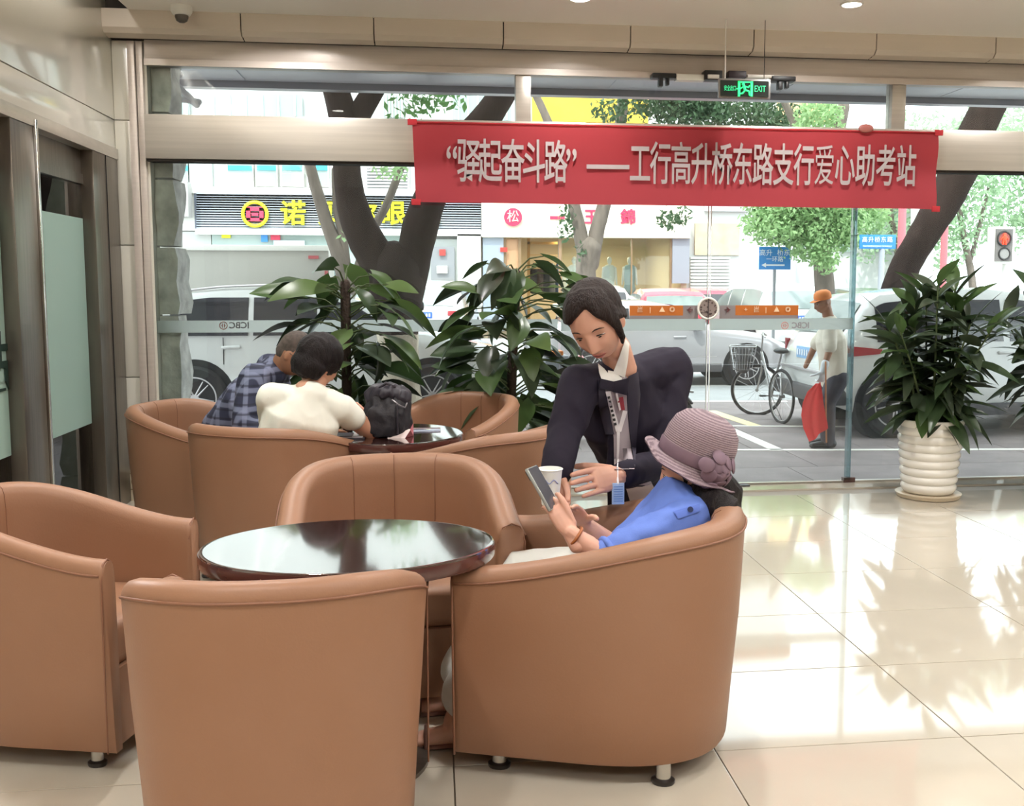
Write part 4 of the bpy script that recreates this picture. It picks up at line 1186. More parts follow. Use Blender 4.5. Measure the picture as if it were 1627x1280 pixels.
# leaning dark trunk on the right
T4 = 15.5
t4 = thing('street_tree', 'dark leaning tree trunk rising to the right behind the banner corner', 'tree', at(1415, 600, T4)); t4.location.z = -.3
limb([(1412, 640), (1418, 540), (1424, 470), (1440, 420), (1468, 372), (1500, 318), (1528, 262), (1560, 190), (1600, 120)], T4, [60, 56, 54, 48, 50, 58, 60, 56, 50], m_bark, t4, 'trunk', 18)
leaves('foliage', t4, [(at(1600, 90, 15.5), (1.3, .8, .5)), (at(1500, 100, 15.5), (.8, .7, .3))], 1500, .06, LF[1], 12)
# pale trees far to the right
for k, (px, h0, w0, n_) in enumerate(((1530, 250, 1.9, 3600), (1650, 230, 2.4, 4200), (1420, 250, 1.4, 1800), (1760, 240, 2.6, 2600))):
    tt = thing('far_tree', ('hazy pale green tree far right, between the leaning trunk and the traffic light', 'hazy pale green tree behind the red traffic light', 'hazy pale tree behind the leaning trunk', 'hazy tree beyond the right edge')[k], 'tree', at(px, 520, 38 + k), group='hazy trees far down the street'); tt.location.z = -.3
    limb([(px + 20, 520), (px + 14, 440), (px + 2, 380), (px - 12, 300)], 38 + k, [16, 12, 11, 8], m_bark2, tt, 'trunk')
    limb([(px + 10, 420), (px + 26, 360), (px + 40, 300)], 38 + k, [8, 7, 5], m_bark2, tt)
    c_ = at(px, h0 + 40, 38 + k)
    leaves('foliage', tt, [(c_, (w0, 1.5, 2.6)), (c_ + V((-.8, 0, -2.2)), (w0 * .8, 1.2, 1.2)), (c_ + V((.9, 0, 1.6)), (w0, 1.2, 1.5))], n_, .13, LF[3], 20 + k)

# ================================================================ buildings across the street
FY = 33.0
def R_(x0, y0, x1, y1, Y=FY):
    a, b = at(x0, y1, Y), at(x1, y0, Y); return a.x, a.z, b.x, b.z
def slab(x0, y0, x1, y1, Y, d=.1, bev=0):
    a, b, c_, e = R_(x0, y0, x1, y1, Y); return MB().box((a, Y, b), (c_, Y + d, e), bev)
m_wht = mat('white render', '#c9cac8', .8, var=(.6, .06)); m_gwall = mat('pale green wall', '#c6d2cf', .8); m_cream = mat('cream board', '#e3dcc8', .6)
m_yel = mat('yellow letters', '#e6e41c', .4); m_slat = mat('blue grey slats', '#747a8a', .5); m_pink = mat('crimson letters', '#d8365a', .45)
m_win = mat('far window glass', '#9fb0ac', .1, spec=.7); m_cyan = mat('cyan blind', '#3fb6cc', .6); m_fgrey = mat('facade grey', '#8b8d92', .6)
lb = thing('optician_building', 'white building with the grey slatted yellow-lettered shop sign across the street at left', 'building', at(500, 560, FY)); lb.location.z = -.3
x0, _, x1, _ = R_(200, 400, 764, 300)
MB().box((x0 - 8, FY + .4, -.3), (x1, FY + 8, 13)).obj('wall', m_wht, lb, 30, world=True)
slab(238, 250, 300, 302, FY + .3).obj('wall_panel', m_gwall, lb, None, world=True)
slab(300, 254, 336, 300, FY + .25).obj('wall_panel', m_gwall, lb, None, world=True)
for (a, b) in ((262, 300), (360, 402), (406, 440), (446, 482), (488, 522)):
    wn = slab(a, 254, b, 296, FY + .25, .12).obj('window', m_white, lb, None, world=True)
    slab(a + 2, 256, b - 2, 294, FY + .22, .05).obj('pane', m_win, wn, None, world=True)
    slab(a + 2, 263, b - 2, 270, FY + .18, .04).obj('blind', m_cyan, wn, None, world=True)
wn = slab(580, 255, 650, 302, FY + .25, .12).obj('window', m_white, lb, None, world=True)
slab(583, 258, 647, 299, FY + .22, .05).obj('pane', m_fgrey, wn, None, world=True)
for k in range(8):
    slab(583, 260 + k * 5, 647, 261.6 + k * 5, FY + .15, .05).obj('bar', m_white, wn, None, world=True)
slab(232, 300, 660, 306, FY + .05, .3).obj('ledge', m_white, lb, None, world=True)
for (a, b, c_, d) in ((240, 140, 300, 185), (325, 150, 480, 184), (610, 150, 640, 186), (720, 152, 812, 190)):
    wn = slab(a, b, c_, d, FY + .25, .1).obj('window', m_win, lb, None, world=True)
    for k in range(6):
        q = lerp(a, c_, (k + .5) / 6); slab(q, b, q + 2, d, FY + .2, .05).obj('bar', m_white, wn, None, world=True)
sg = slab(310, 307, 765, 366, FY + .1, .3).obj('sign_board', m_slat, lb, None, world=True)
mb = MB()
for k in range(15):
    a, b, c_, e = R_(312, 309 + k * 3.8, 764, 311.1 + k * 3.8, FY); mb.box((a, FY, b), (c_, FY + .1, e))
mb.obj('sign_slats', mat('slat light', '#a9afbb', .5), sg, None, world=True, kind='stuff')
c_ = at(405, 340, FY - .1)
MB().torus(c_, .37, .055, (0, 1, 0), 40, 8).obj('sign_ring', m_yel, lb, 60, world=True)
mb = MB().box(*[V(v) for v in ((c_.x - .26, FY - .12, c_.z + .10), (c_.x + .26, FY - .04, c_.z + .22))]).box((c_.x - .26, FY - .12, c_.z - .22), (c_.x + .26, FY - .04, c_.z - .12)).box((c_.x - .26, FY - .12, c_.z - .2), (c_.x - .14, FY - .04, c_.z + .2)).box((c_.x + .14, FY - .12, c_.z - .2), (c_.x + .26, FY - .04, c_.z + .2)).box((c_.x - .1, FY - .12, c_.z - .05), (c_.x + .1, FY - .04, c_.z + .04))
mb.obj('sign_emblem', m_pink, lb, None, world=True)
for ch, px in zip('诺贝尔眼镜', (466, 525, 580, 625, 680)):
    text('letter', ch, .80, m_yel, lb, at(px, 341, FY - .06), bold=.016, ext=.05)
slab(240, 306, 308, 366, FY + .15, .2).obj('wall_panel', m_white, lb, None, world=True)
ac = thing('cable_box', 'grey metal cable box hanging on the white wall left of the slatted sign', 'box', at(285, 345, FY - .6))
slab(272, 288, 298, 344, FY - .5, .5, .03).obj('box', mat('cable box grey', '#b3b0ae', .6), ac, 30, world=True)
for k in range(3):
    p = at(262 + k * 4, 250, FY - .6)
    MB().tube([p, at(258 + k * 9, 290, FY - .6), at(264 + k * 5, 340, FY - .6)], .03, 5).obj('cable', m_under, ac, 60, world=True)
# shop front below the sign
slab(310, 366, 765, 372, FY - .1, .5).obj('soffit', m_white, lb, None, world=True)
slab(340, 372, 655, 480, FY + .2, .15).obj('shop_window', m_win, lb, None, world=True)
slab(255, 368, 335, 480, FY + .2, .15).obj('shop_pillar', m_wht, lb, None, world=True)
slab(415, 372, 425, 384, FY + .1, .05).obj('blue_sticker', mat('sticker blue', '#3b8fd8', .5), lb, None, world=True)
slab(435, 382, 484, 398, FY + .1, .05).obj('poster', mat('poster pale blue', '#cfe4ec', .6), lb, None, world=True)
slab(352, 370, 366, 378, FY + .1, .05).obj('yellow_sticker', m_yel, lb, None, world=True)
slab(430, 373, 445, 381, FY + .1, .05).obj('pink_sticker', m_pink, lb, None, world=True)
slab(662, 380, 728, 520, FY + .1, .3).obj('door_surround', mat('door grey', '#aeb2b0', .5), lb, None, world=True)
dr = slab(686, 392, 722, 520, FY - .0, .1).obj('shop_door', m_fgrey, lb, None, world=True)
slab(694, 422, 711, 434, FY - .08, .05).obj('door_notice', m_white, dr, None, world=True)
slab(698, 396, 708, 406, FY - .08, .05).obj('door_charm', mat('charm red', '#b8403c', .6), dr, None, world=True)
slab(688, 446, 720, 520, FY - .08, .05).obj('door_lower_panel', mat('ochre', '#b99a44', .6), dr, None, world=True)
slab(728, 372, 764, 520, FY - .1, .4).obj('shop_pillar', m_white, lb, None, world=True)
# clothing shop
cs = thing('clothing_shop', 'cream fronted clothing shop with crimson characters, across the street', 'building', at(930, 560, FY)); cs.location.z = -.3
a, b, c_, e = R_(765, 322, 1096, 377)
MB().box((a, FY - .15, b), (c_, FY + .3, e), .03).obj('sign_board', m_cream, cs, 30, world=True)
MB().box((a, FY + 6, -.3), (c_, FY + 6.2, 4)).box((a, FY + .3, -.3), (a + .2, FY + 6, 4)).box((c_ - .2, FY + .3, -.3), (c_, FY + 6, 4)).obj('wall', mat('warm interior', '#cbb79a', .8), cs, 30, world=True)
MB().box((a + .05, FY + .3, e), (c_, FY + 8, 13)).obj('upper_wall', m_wht, cs, 30, world=True)
slab(846, 152, 1030, 192, FY + .1, .15).obj('yellow_fascia', mat('yellow fascia', '#e8c23c', .6, var=(1.5, .2)), cs, None, world=True)
for k in range(4):
    wn = slab(856 + k * 44, 200, 890 + k * 44, 300, FY + .2, .12).obj('window', m_win, cs, None, world=True)
lg = at(815, 345, FY - .2)
MB().cyl(lg, lg + V((0, -.06, 0)), .29, 36).obj('sign_disc', m_pink, cs, 40, world=True)
text('letter', '松', .40, m_cream, cs, lg + V((0, -.07, 0)), ext=.01)
MB().box(*[V(v) for v in (tuple(at(874, 348, FY - .2)), tuple(at(897, 343.5, FY - .14)))]).obj('letter', m_pink, cs, None, world=True)
for ch, px in zip('玉錦', (940, 998)):
    text('letter', ch, .52, m_pink, cs, at(px, 346, FY - .16), bold=.012, ext=.03)
slab(768, 377, 800, 520, FY - .0, .3).obj('shop_pillar', mat('slate blue', '#9aa3b0', .6), cs, None, world=True)
slab(1068, 377, 1096, 450, FY - .0, .3).obj('shop_pillar', mat('slate grey', '#8f929c', .6), cs, None, world=True)
for (q, w_) in ((800, 4), (824, 4), (888, 5), (1002, 3), (1064, 4)):
    slab(q, 377, q + w_, 520, FY + .05, .1).obj('shop_frame', mat('bronze frame', '#8a6f52', .4), cs, None, world=True)
slab(804, 380, 824, 520, FY + .1, .05).obj('wood_panel', mat('wood panel', '#b98f6c', .5), cs, None, world=True)
slab(795, 393, 806, 400, FY - .05, .04).obj('red_paper', mat('red paper', '#d6382f', .6), cs, None, world=True)
slab(893, 377, 1064, 520, FY + .1, .03).obj('shop_glass', m_glass, cs, None, world=True)
slab(838, 384, 886, 388, FY + 2, .1).obj('display_frame', mat('gold frame', '#b98c4c', .4), cs, None, world=True)
MB().box(V((R_(838, 384, 842, 470, FY + 2)[0], FY + 2, -.2)), V((R_(838, 384, 842, 470, FY + 2)[2], FY + 2.1, 3.2))).obj('display_frame', mat('gold frame', '#b98c4c', .4), cs, None, world=True)
for yy in (404, 425):
    slab(842, yy, 886, yy + 2, FY + 2.2, .3).obj('shelf', mat('shelf wood', '#caa878', .5), cs, None, world=True)
ldd = bpy.data.lights.new('shop_lamp', 'AREA'); ldd.energy = 260; ldd.size = 2.5; ldd.color = (1, .86, .62)
ldo = bpy.data.objects.new('shop_lamp', ldd); COL.objects.link(ldo); ldo.location = at(930, 390, FY + 3); ldo.location.z = 3.0; ldo.parent = cs; ldo.location -= cs.location
for k, px in enumerate((848, 858, 868, 878, 886, 893)):
    p = at(px, 440, FY + 2.4)
    g_ = tag(link('hanging_coat', fuse(MB().tube([p + V((0, 0, .45)), p + V((0, 0, .2)), p - V((0, 0, .5))], [(.05, .05), (.14, .1), (.16, .1)], 10), .03, 2)), ('black coat hanging at the left of the shop rail', 'dark brown coat second on the shop rail', 'black coat third on the shop rail', 'grey coat fourth on the shop rail', 'navy jacket fifth on the shop rail', 'white lined jacket at the right end of the shop rail')[k], 'coat', 'clothes on the shop rail')
    g_.data.materials.append(mat('cloth %d' % k, ('#2a2527', '#4a3a34', '#2b292e', '#6d6a6a', '#27304a', '#c9c5c0')[k], .8))
    g_.data.transform(Matrix.Translation(-p)); g_.location = p
MB().tube([at(842, 428, FY + 2.4), at(898, 428, FY + 2.4)], .02, 6).obj('clothes_rail', m_fgrey, cs, 60, world=True)
for k, (px, col) in enumerate(((968, '#d9d6cc'), (1000, '#9fb0ae'), (912, '#e4e0d6'))):
    p = at(px, 470, FY + 1.2); z0 = at(px, 408, FY + 1.2).z
    mq = thing('mannequin', ('white mannequin in the middle of the shop window', 'pale mannequin in teal clothes at the right of the shop window', 'white mannequin behind the mid tree trunk')[k], 'mannequin', (p.x, p.y, -.1), group='shop window mannequins')
    hh = z0 + .1
    mb = MB().ball((0, 0, hh - .12), (.09, .1, .13), 12, 8).tube([(0, 0, hh - .25), (0, 0, hh - .36)], [.05, .06], 8).tube([(0, 0, hh - .36), (0, 0, hh - .6), (0, 0, hh - .85), (0, 0, hh - 1.0)], [(.17, .08), (.19, .11), (.13, .09), (.17, .11)], 12).tube([(-.2, 0, hh - .38), (-.26, 0, hh - .95)], [.055, .035], 8).tube([(.2, 0, hh - .38), (.26, 0, hh - .95)], [.055, .035], 8).tube([(-.09, 0, hh - 1.0), (-.09, 0, .02)], [.09, .05], 8).tube([(.09, 0, hh - 1.0), (.09, 0, .02)], [.09, .05], 8)
    o = link('body', fuse(mb, .025, 2), mq); o.data.materials.append(mat('mannequin white', '#e6e1d8', .5))
    mb = MB().tube([(0, 0, hh - .36), (0, 0, hh - .6), (0, 0, hh - .9), (0, 0, hh - 1.15)], [(.2, .11), (.22, .14), (.18, .13), (.24, .16)], 12)
    o = link('dress', fuse(mb, .025, 2), mq); o.data.materials.append(mat('dress %d' % k, col, .8))
# right hand buildings
rb = thing('shutter_building', 'pale wall with roller shutters to the right of the clothing shop', 'building', at(1140, 560, FY + .5)); rb.location.z = -.3
a, b, c_, e = R_(1096, 330, 1175, 470)
MB().box((a, FY + .6, -.3), (c_ + 2.2, FY + 6, 12)).obj('wall', m_wht, rb, 30, world=True)
for k in range(14):
    slab(1097, 408 + k * 5.2, 1160, 411.4 + k * 5.2, FY + .5, .1).obj('shutter_slat', mat('shutter', '#d0d0cc', .6), rb, None, world=True)
slab(1104, 355, 1175, 405, FY + .52, .08).obj('stone_wall', mat('tan stone', '#cfc2a6', .9, var=(2, .3)), rb, None, world=True)
slab(1120, 322, 1190, 335, FY + .45, .1).obj('awning', mat('awning', '#c8ccd0', .6), rb, None, world=True)
slab(1235, 160, 1325, 195, FY + .5, .1).obj('orange_fascia', mat('orange fascia', '#e9c48c', .6), rb, None, world=True)
a2 = at(1200, 450, 41).x; b2 = at(1460, 450, 41).x
fb = thing('pale_building', 'pale distant building behind the bright leafy tree', 'building', (lerp(a2, b2, .5), 44, -.3))
MB().box((a2, 41, -.3), (b2, 48, 6.5)).obj('wall', m_wht, fb, 30, world=True)
MB().box((a2 - .2, 40.8, 6.5), (b2 + .2, 48, 6.8)).obj('roof', m_fgrey, fb, 30, world=True)
for k in range(6):
    slab(1215 + k * 40, 340, 1240 + k * 40, 400, 40.9, .2).obj('window', m_win, fb, None, world=True)
# signs, poles and the pedestrian light
m_bsign = mat('blue sign', '#2f86cf', .5); m_stxt = mat('sign white', '#f0f3f6', .5)
bs = thing('blue_sign', 'square blue road sign under the bright leafy tree, with a white arrow', 'sign', at(1231, 428, 21.6))
slab(1206, 392, 1257, 428, 21.5, .04, .01).obj('panel', m_bsign, bs, 30, world=True)
for ch, px, py, sz in (('高升', 1217, 402, .15), ('桥东', 1245, 402, .15), ('一环路', 1231, 412, .13)):
    text('letters', ch, sz, m_stxt, bs, at(px, py, 21.48))
mb = MB(); p = at(1231, 421, 21.48)
mb.box(p + V((-.22, -.005, -.016)), p + V((.22, .005, .016)))
mb.prism([p + V((-.30, -.005, 0)), p + V((-.20, -.005, .05)), p + V((-.20, -.005, -.05))], (0, .01, 0)).obj('arrow', m_stxt, bs, None, world=True)
MB().cyl(at(1231, 410, 21.58), V((at(1231, 410, 21.58).x, 21.58, -.3)), .035, 10).obj('post', m_fgrey, bs, 40, world=True)
ss = thing('street_sign', 'long blue street name sign on a grey post left of the leaning trunk', 'sign', at(1400, 395, 20))
slab(1366, 373, 1424, 395, 20.0, .04, .01).obj('panel', m_bsign, ss, 30, world=True)
for ch, px in zip('高升桥东路', (1374, 1384, 1394, 1404, 1414)):
    text('letter', ch, .125, m_stxt, ss, at(px, 381, 19.98))
text('letters', 'GAOSHENGQIAO DONGLU', .05, m_stxt, ss, at(1394, 391, 19.98))
q = at(1401, 395, 20.06)
MB().cyl((q.x, q.y, -.3), (q.x, q.y, q.z), .06, 12).obj('post', mat('post grey', '#a9adb8', .5), ss, 40, world=True)
def pole(label, px, Y, ytop, r, m, name='street_pole'):
    q = at(px, ytop, Y); t = thing(name, label, 'pole', (q.x, Y, -.3), group='street poles')
    MB().cyl((0, 0, 0), (0, 0, q.z + .3), r, 14).obj('shaft', m, t, 40)
    MB().cyl((0, 0, 0), (0, 0, .12), r * 1.8, 14).obj('base', m, t, 40)
pole('red pole right of the leaning trunk', 1502, 24, 340, .085, mat('pole red', '#c96a72', .5))
pole('red pole left of the leaning trunk, under the banner', 1434, 28, 330, .11, mat('pole red', '#c96a72', .5))
pole('thick white pole with a yellow notice behind the plant', 1470, 22, 230, .26, mat('pole white', '#d3d6d2', .6))
yn = tag(slab(1463, 379, 1482, 392, 21.7, .02).obj('notice', mat('notice yellow', '#e8de3c', .6), None, None), 'small yellow notice stuck on the thick white pole', 'notice')
tl_ = thing('traffic_light', 'white framed pedestrian traffic light with a red standing figure lit', 'traffic light', at(1595, 420, 20))
slab(1577, 360, 1614, 419, 20.0, .25, .02).obj('housing', m_white, tl_, 30, world=True)
slab(1581, 364, 1610, 415, 19.97, .04).obj('face', mat('light face', '#6d6866', .5), tl_, None, world=True)
lc = at(1596, 379, 19.95)
mb = MB().torus(lc, .145, .02, (0, 1, 0), 24, 6); mb.obj('lens_ring', m_black, tl_, 60, world=True)
MB().cyl(lc, lc + V((0, .015, 0)), .14, 24).obj('lens', mat('lens dark red', '#8a3a30', .3), tl_, 40, world=True)
mb = MB().ball(lc + V((0, -.01, .085)), .03, 8, 6).tube([lc + V((0, -.01, .05)), lc + V((0, -.01, -.02))], .04, 8).tube([lc + V((-.02, -.01, -.02)), lc + V((-.03, -.01, -.11))], .02, 6).tube([lc + V((.02, -.01, -.02)), lc + V((.03, -.01, -.11))], .02, 6).tube([lc + V((-.03, -.01, .04)), lc + V((-.075, -.01, -.01))], .015, 6).tube([lc + V((.03, -.01, .04)), lc + V((.075, -.01, -.01))], .015, 6)
mb.obj('red_figure', mat('red glow', '#ff3a20', .5, emit=2.2), tl_, 60, world=True)
l2 = at(1596, 403, 19.96)
MB().torus(l2, .12, .018, (0, 1, 0), 24, 6).obj('lens_ring', m_black, tl_, 60, world=True)
MB().cyl(l2, l2 + V((0, .015, 0)), .115, 24).obj('lens', mat('lens grey', '#8f8c8a', .3), tl_, 40, world=True)
q = at(1597, 419, 20.12); MB().cyl((q.x, q.y, -.3), (q.x, q.y, q.z), .06, 12).obj('post', m_white, tl_, 40, world=True)
# ================================================================ people
def join_meshes(ms, name, m):
    b = bmesh.new()
    for q in ms:
        b.from_mesh(q)
    me = bpy.data.meshes.new(name); b.to_mesh(me); b.free()
    me.materials.clear(); me.materials.append(m)
    me.polygons.foreach_set('use_smooth', [True] * len(me.polygons))
    me.polygons.foreach_set('material_index', [0] * len(me.polygons))
    return me
def frame(f, u, roll=0):
    """columns right, forward, up"""
    f = V(f).normalized(); u = V(u); u = (u - f * u.dot(f)).normalized()
    if roll:
        u = Quaternion(f, roll) @ u
    return Matrix((f.cross(u), f, u)).transposed()
def g_(t):
    return math.exp(-t * t)
def add_head(mb, c, R, s=1.0, fem=True):
    """head with brow, eye sockets, nose, lips, chin and ears; forward = local y"""
    rows = []; nu, nv = 64, 48
    for j in range(1, nv):
        th = PI * j / nv; row = []
        for i in range(nu):
            ph = 2 * PI * i / nu
            x = math.sin(th) * math.cos(ph); y = math.sin(th) * math.sin(ph); z = math.cos(th)
            X, Y, Z = x * .077, y * .096, z * .118
            if Z < 0:
                k = (-Z / .118)
                X *= 1 - (.24 if fem else .30) * k ** 1.9
                if Y > 0: Y *= 1 - .10 * k ** 2
                else: Y *= 1 - .38 * k ** 1.2
            if Y > .0:
                fr = min(1, Y / .05)
                d = 0
                if -.058 < Z < .012:
                    t = (.012 - Z) / .058
                    d += (.005 + .021 * t ** 1.3) * (1 if Z > -.046 else max(0, (Z + .058) / .012)) * g_(X / (.009 + .008 * t))
                for sx in (-1, 1):
                    d += -.010 * g_((X - sx * .032) / .017) * g_((Z - .002) / .012)
                    d += .004 * g_((X - sx * .033) / .013) * g_((Z - .000) / .007)
                    d += .004 * g_((X - sx * .030) / .022) * g_((Z - .022) / .009)
                    d += .005 * g_((X - sx * .042) / .02) * g_((Z + .032) / .02)
                d += .008 * g_(X / .022) * (g_((Z + .066) / .0065) + .9 * g_((Z + .079) / .0065)) - .004 * g_(X / .02) * g_((Z + .0725) / .003)
                d += .004 * g_(X / .024) * g_((Z + .102) / .014)
                Y += d * fr
            row.append(c + R @ (V((X, Y, Z)) * s))
        rows.append(row)
    mb.rings(rows)
    for sx in (-1, 1):
        e = R @ V((sx * .073 * s, -.006 * s, -.012 * s)) + c
        mb.ball(e, (.011 * s, .02 * s, .031 * s), 12, 8, R @ Matrix.Rotation(sx * .35, 3, 'Z') @ Matrix.Rotation(-.2, 3, 'X'))
def add_hand(mb, W, d, n, lat, curl=(.5, .5, .55, .6), thumb=.4, sc=1.0, spread=.06, tdir=None):
    d = V(d).normalized(); n = V(n); n = (n - d * n.dot(d)).normalized()
    L = d.cross(n)
    if L.dot(V(lat)) < 0: L = -L
    mb.tube([W - d * .05 * sc, W, W + d * .03 * sc, W + d * .07 * sc, W + d * .088 * sc], [(.026 * sc, .020 * sc), (.026 * sc, .018 * sc), (.036 * sc, .016 * sc), (.040 * sc, .0145 * sc), (.036 * sc, .011 * sc)], 14, lat=L)
    for i, (o, ln, r) in enumerate(((.031, .072, .0088), (.0105, .080, .009), (-.0105, .074, .0087), (-.030, .058, .0077))):
        p = W + (d * .082 + L * o) * sc
        q = (d + L * (spread * (1.2 - i * .8))).normalized()
        ax = q.cross(n)
        pts = [p - q * .02 * sc, p]; a = 0
        for seg, f_ in ((.46, .7), (.30, 1.0), (.24, .7)):
            a += curl[i] * f_
            p = p + (Quaternion(ax, a) @ q) * ln * seg * sc; pts.append(p)
        mb.tube(pts, [r * sc, r * sc, r * .96 * sc, r * .9 * sc, r * .78 * sc], 10)
    td = V(tdir) if tdir is not None else (L * .8 + d * .55 + n * .35)
    td = td.normalized(); p = W + (d * .024 + L * .022) * sc; pts = [p]
    ax = td.cross(n)
    for k, seg in enumerate((.042, .034, .026)):
        p = p + (Quaternion(ax, thumb * k * .6) @ td) * seg * sc; pts.append(p)
    mb.tube(pts, [.0135 * sc, .0115 * sc, .0105 * sc, .0085 * sc], 10)
def torso(mb, pts, rad, lat, n=18):
    mb.tube(pts, rad, n, lat=lat)
def flesh(name, label, loc, parts, hands, head, mskin, voxel=.007, group='people'):
    """parts(mb) fills the body; hands(mb) the hands; head(mb) the head: one skin"""
    body = MB(); parts(body); ms = [fuse(body, voxel, 3)]
    hb = MB(); head(hb); ms.append(fuse(hb, min(voxel, .0045), 2, fac=.4))
    if hands:
        h = MB(); hands(h); ms.append(fuse(h, .0026, 3, fac=.4))
    me = join_meshes(ms, 'body', mskin)
    o = link(name, me); tag(o, label, 'person', group)
    me.transform(Matrix.Translation(-V(loc))); o.location = loc
    return o
def cloth(name, mb, m, parent, voxel=.008, wr=.004, ws=13, seed=0, smooth=4):
    me = fuse(mb, voxel, smooth, wr, ws, seed)
    bv = bvh_of(me)
    me.materials.clear(); me.materials.append(m)
    o = link(name, me, parent, True)
    return o, bv
def face_bits(parent, c, R, s, open_=.5, brow='#2a1d18', lip='#9c5a50', look=(0, 0), glasses=False):
    W_ = lambda x, y, z: c + R @ (V((x, y, z)) * s)
    mbw = mat('eye white', '#d9d2cc', .25); mir = mat('iris', '#20140f', .15); ml = mat('lash', '#1c1310', .6)
    for sx in (-1, 1):
        e = MB().ball(W_(sx * .032, .0735, .000), (.0145 * s, .0125 * s, .0075 * s * open_), 14, 10, R).obj('eye', mbw, parent, 60, world=True)
        MB().ball(W_(sx * .032 + look[0], .0840, -.001 + look[1]), (.0055 * s, .004 * s, .0052 * s * open_), 12, 8, R).obj('iris', mir, e, 60, world=True)
        MB().tube([W_(sx * .016, .0835, -.001 + .002 * open_), W_(sx * .026, .0875, .002 + .005 * open_), W_(sx * .038, .0850, .002 + .005 * open_), W_(sx * .048, .077, -.001)], [.0008 * s, .0018 * s, .0018 * s, .0008 * s], 6).obj('lash_line', ml, parent, 60, world=True)
        MB().tube([W_(sx * .014, .0925, .020), W_(sx * .028, .0915, .026), W_(sx * .042, .0845, .025), W_(sx * .052, .076, .019)], [.0012 * s, .0022 * s, .0020 * s, .0008 * s], 6).obj('eyebrow', mat('brow ' + brow, brow, .8), parent, 60, world=True)
    mp = mat('lips ' + lip, lip, .4)
    MB().tube([W_(-.023, .0715, -.072), W_(-.010, .0815, -.067), W_(0, .083, -.0685), W_(.010, .0815, -.067), W_(.023, .0715, -.072)], [.0008 * s, .0026 * s, .0028 * s, .0026 * s, .0008 * s], 8).obj('upper_lip', mp, parent, 60, world=True)
    MB().tube([W_(-.022, .071, -.073), W_(-.010, .0755, -.079), W_(0, .0768, -.080), W_(.010, .0755, -.079), W_(.022, .071, -.073)], [.0008 * s, .0028 * s, .0034 * s, .0028 * s, .0008 * s], 8).obj('lower_lip', mp, parent, 60, world=True)
    if glasses:
        mg = mat('glasses frame', '#332b2b', .3)
        mb = MB()
        for sx in (-1, 1):
            mb.torus(W_(sx * .034, .105, .0), .023 * s, .0016 * s, R @ V((0, 1, 0)), 24, 6)
            mb.tube([W_(sx * .058, .10, .006), W_(sx * .08, .04, .006), W_(sx * .08, -.01, .004)], .0018 * s, 6)
        mb.tube([W_(-.011, .107, .004), W_(.011, .107, .004)], .0016 * s, 6)
        mb.obj('glasses', mg, parent, 60, world=True)
skin1 = mat('skin warm', '#cb9a85', .5, var=(9, .08), sss=.12); skin2 = mat('skin tan', '#9c6f55', .5, var=(9, .1), sss=.1); skin3 = mat('skin light', '#c9967c', .5, var=(9, .07), sss=.12)
m_hair = mat('dark brown hair', '#271a17', .5, spec=.25, var=(30, .45), stretch=(4, 4, 1), bump=(60, .5)); m_hblack = mat('black hair', '#1d1516', .5, spec=.25, var=(30, .4), stretch=(4, 4, 1), bump=(60, .5)); m_hgrey = mat('grey cropped hair', '#5c5049', .8, var=(60, .5))
m_navy = mat('navy suit cloth', '#221d2b', .8, spec=.25, var=(3, .12)); m_shirt = mat('white shirt cloth', '#e3e1dc', .75); m_grey = mat('grey blouse', '#a59aa0', .7)

# ---------------------------------------------------------------- standing woman in the dark suit
S = {k: at(*v) for k, v in dict(hc=(947, 511, 3.34), nb=(994, 586, 3.52), shR=(922, 612, 3.44), shL=(1066, 590, 3.66), chest=(994, 650, 3.60), belly=(1022, 735, 3.80), pel=(1050, 760, 3.92),
    elR=(897, 690, 3.36), wrR=(884, 752, 3.22), elL=(1052, 738, 3.50), wrL=(984, 755, 3.27)).items()}
lat = (S['shL'] - S['shR']).normalized()
Rs = frame((-.35, -.78, -.53), (0, 0, 1), math.radians(13))
hs = 1.1
def s_body(mb):
    torso(mb, [S['pel'], S['belly'], S['chest'], S['nb'] + V((0, .02, -.05))], [(.165, .12), (.13, .10), (.16, .11), (.10, .07)], lat)
    mb.tube([S['shR'] + lat * .03, S['nb'] + V((0, 0, -.05)), S['shL'] - lat * .04], [.045, .06, .045], 14)
    mb.tube([S['nb'] + V((0, .02, -.06)), S['nb'].lerp(S['hc'], .5) + V((.02, .03, -.01)), S['hc'] + Rs @ V((0, -.02, -.05))], [.062, .054, .055], 14)
    for a, b, c in (('shR', 'elR', 'wrR'), ('shL', 'elL', 'wrL')):
        mb.tube([S[a], S[a].lerp(S[b], .5), S[b], S[b].lerp(S[c], .5), S[c]], [.045, .042, .038, .036, .027], 12)
    for sx in (-1, 1):
        h = S['pel'] + lat * sx * .085
        k = V((h.x - .0, h.y + .02, .40)); f_ = V((h.x, h.y + .06, .07))
        mb.tube([h, k, f_], [.085, .055, .035], 12)
        mb.tube([f_ + V((0, .02, -.03)), f_ + V((-.03, -.12, -.045))], [(.035, .03), (.035, .022)], 10)
def s_hands(mb):
    W = S['wrL']; tip = at(900, 774, 3.14)
    mb.tube([S['elL'].lerp(W, .6), W], [.034, .027], 12)
    add_hand(mb, W, tip - W, V((.05, .85, -.35)), V((0, .25, 1)), curl=(.10, .12, .14, .18), thumb=.3, sc=1.2, spread=.012, tdir=(-.85, .35, .12))
    W = S['wrR']
    add_hand(mb, W, V((.12, -.30, -.8)), V((-.55, -.75, .1)), V((.9, -.2, 0)), curl=(.6, .6, .6, .65), thumb=.5, sc=.95, tdir=(.2, -.6, -.6))
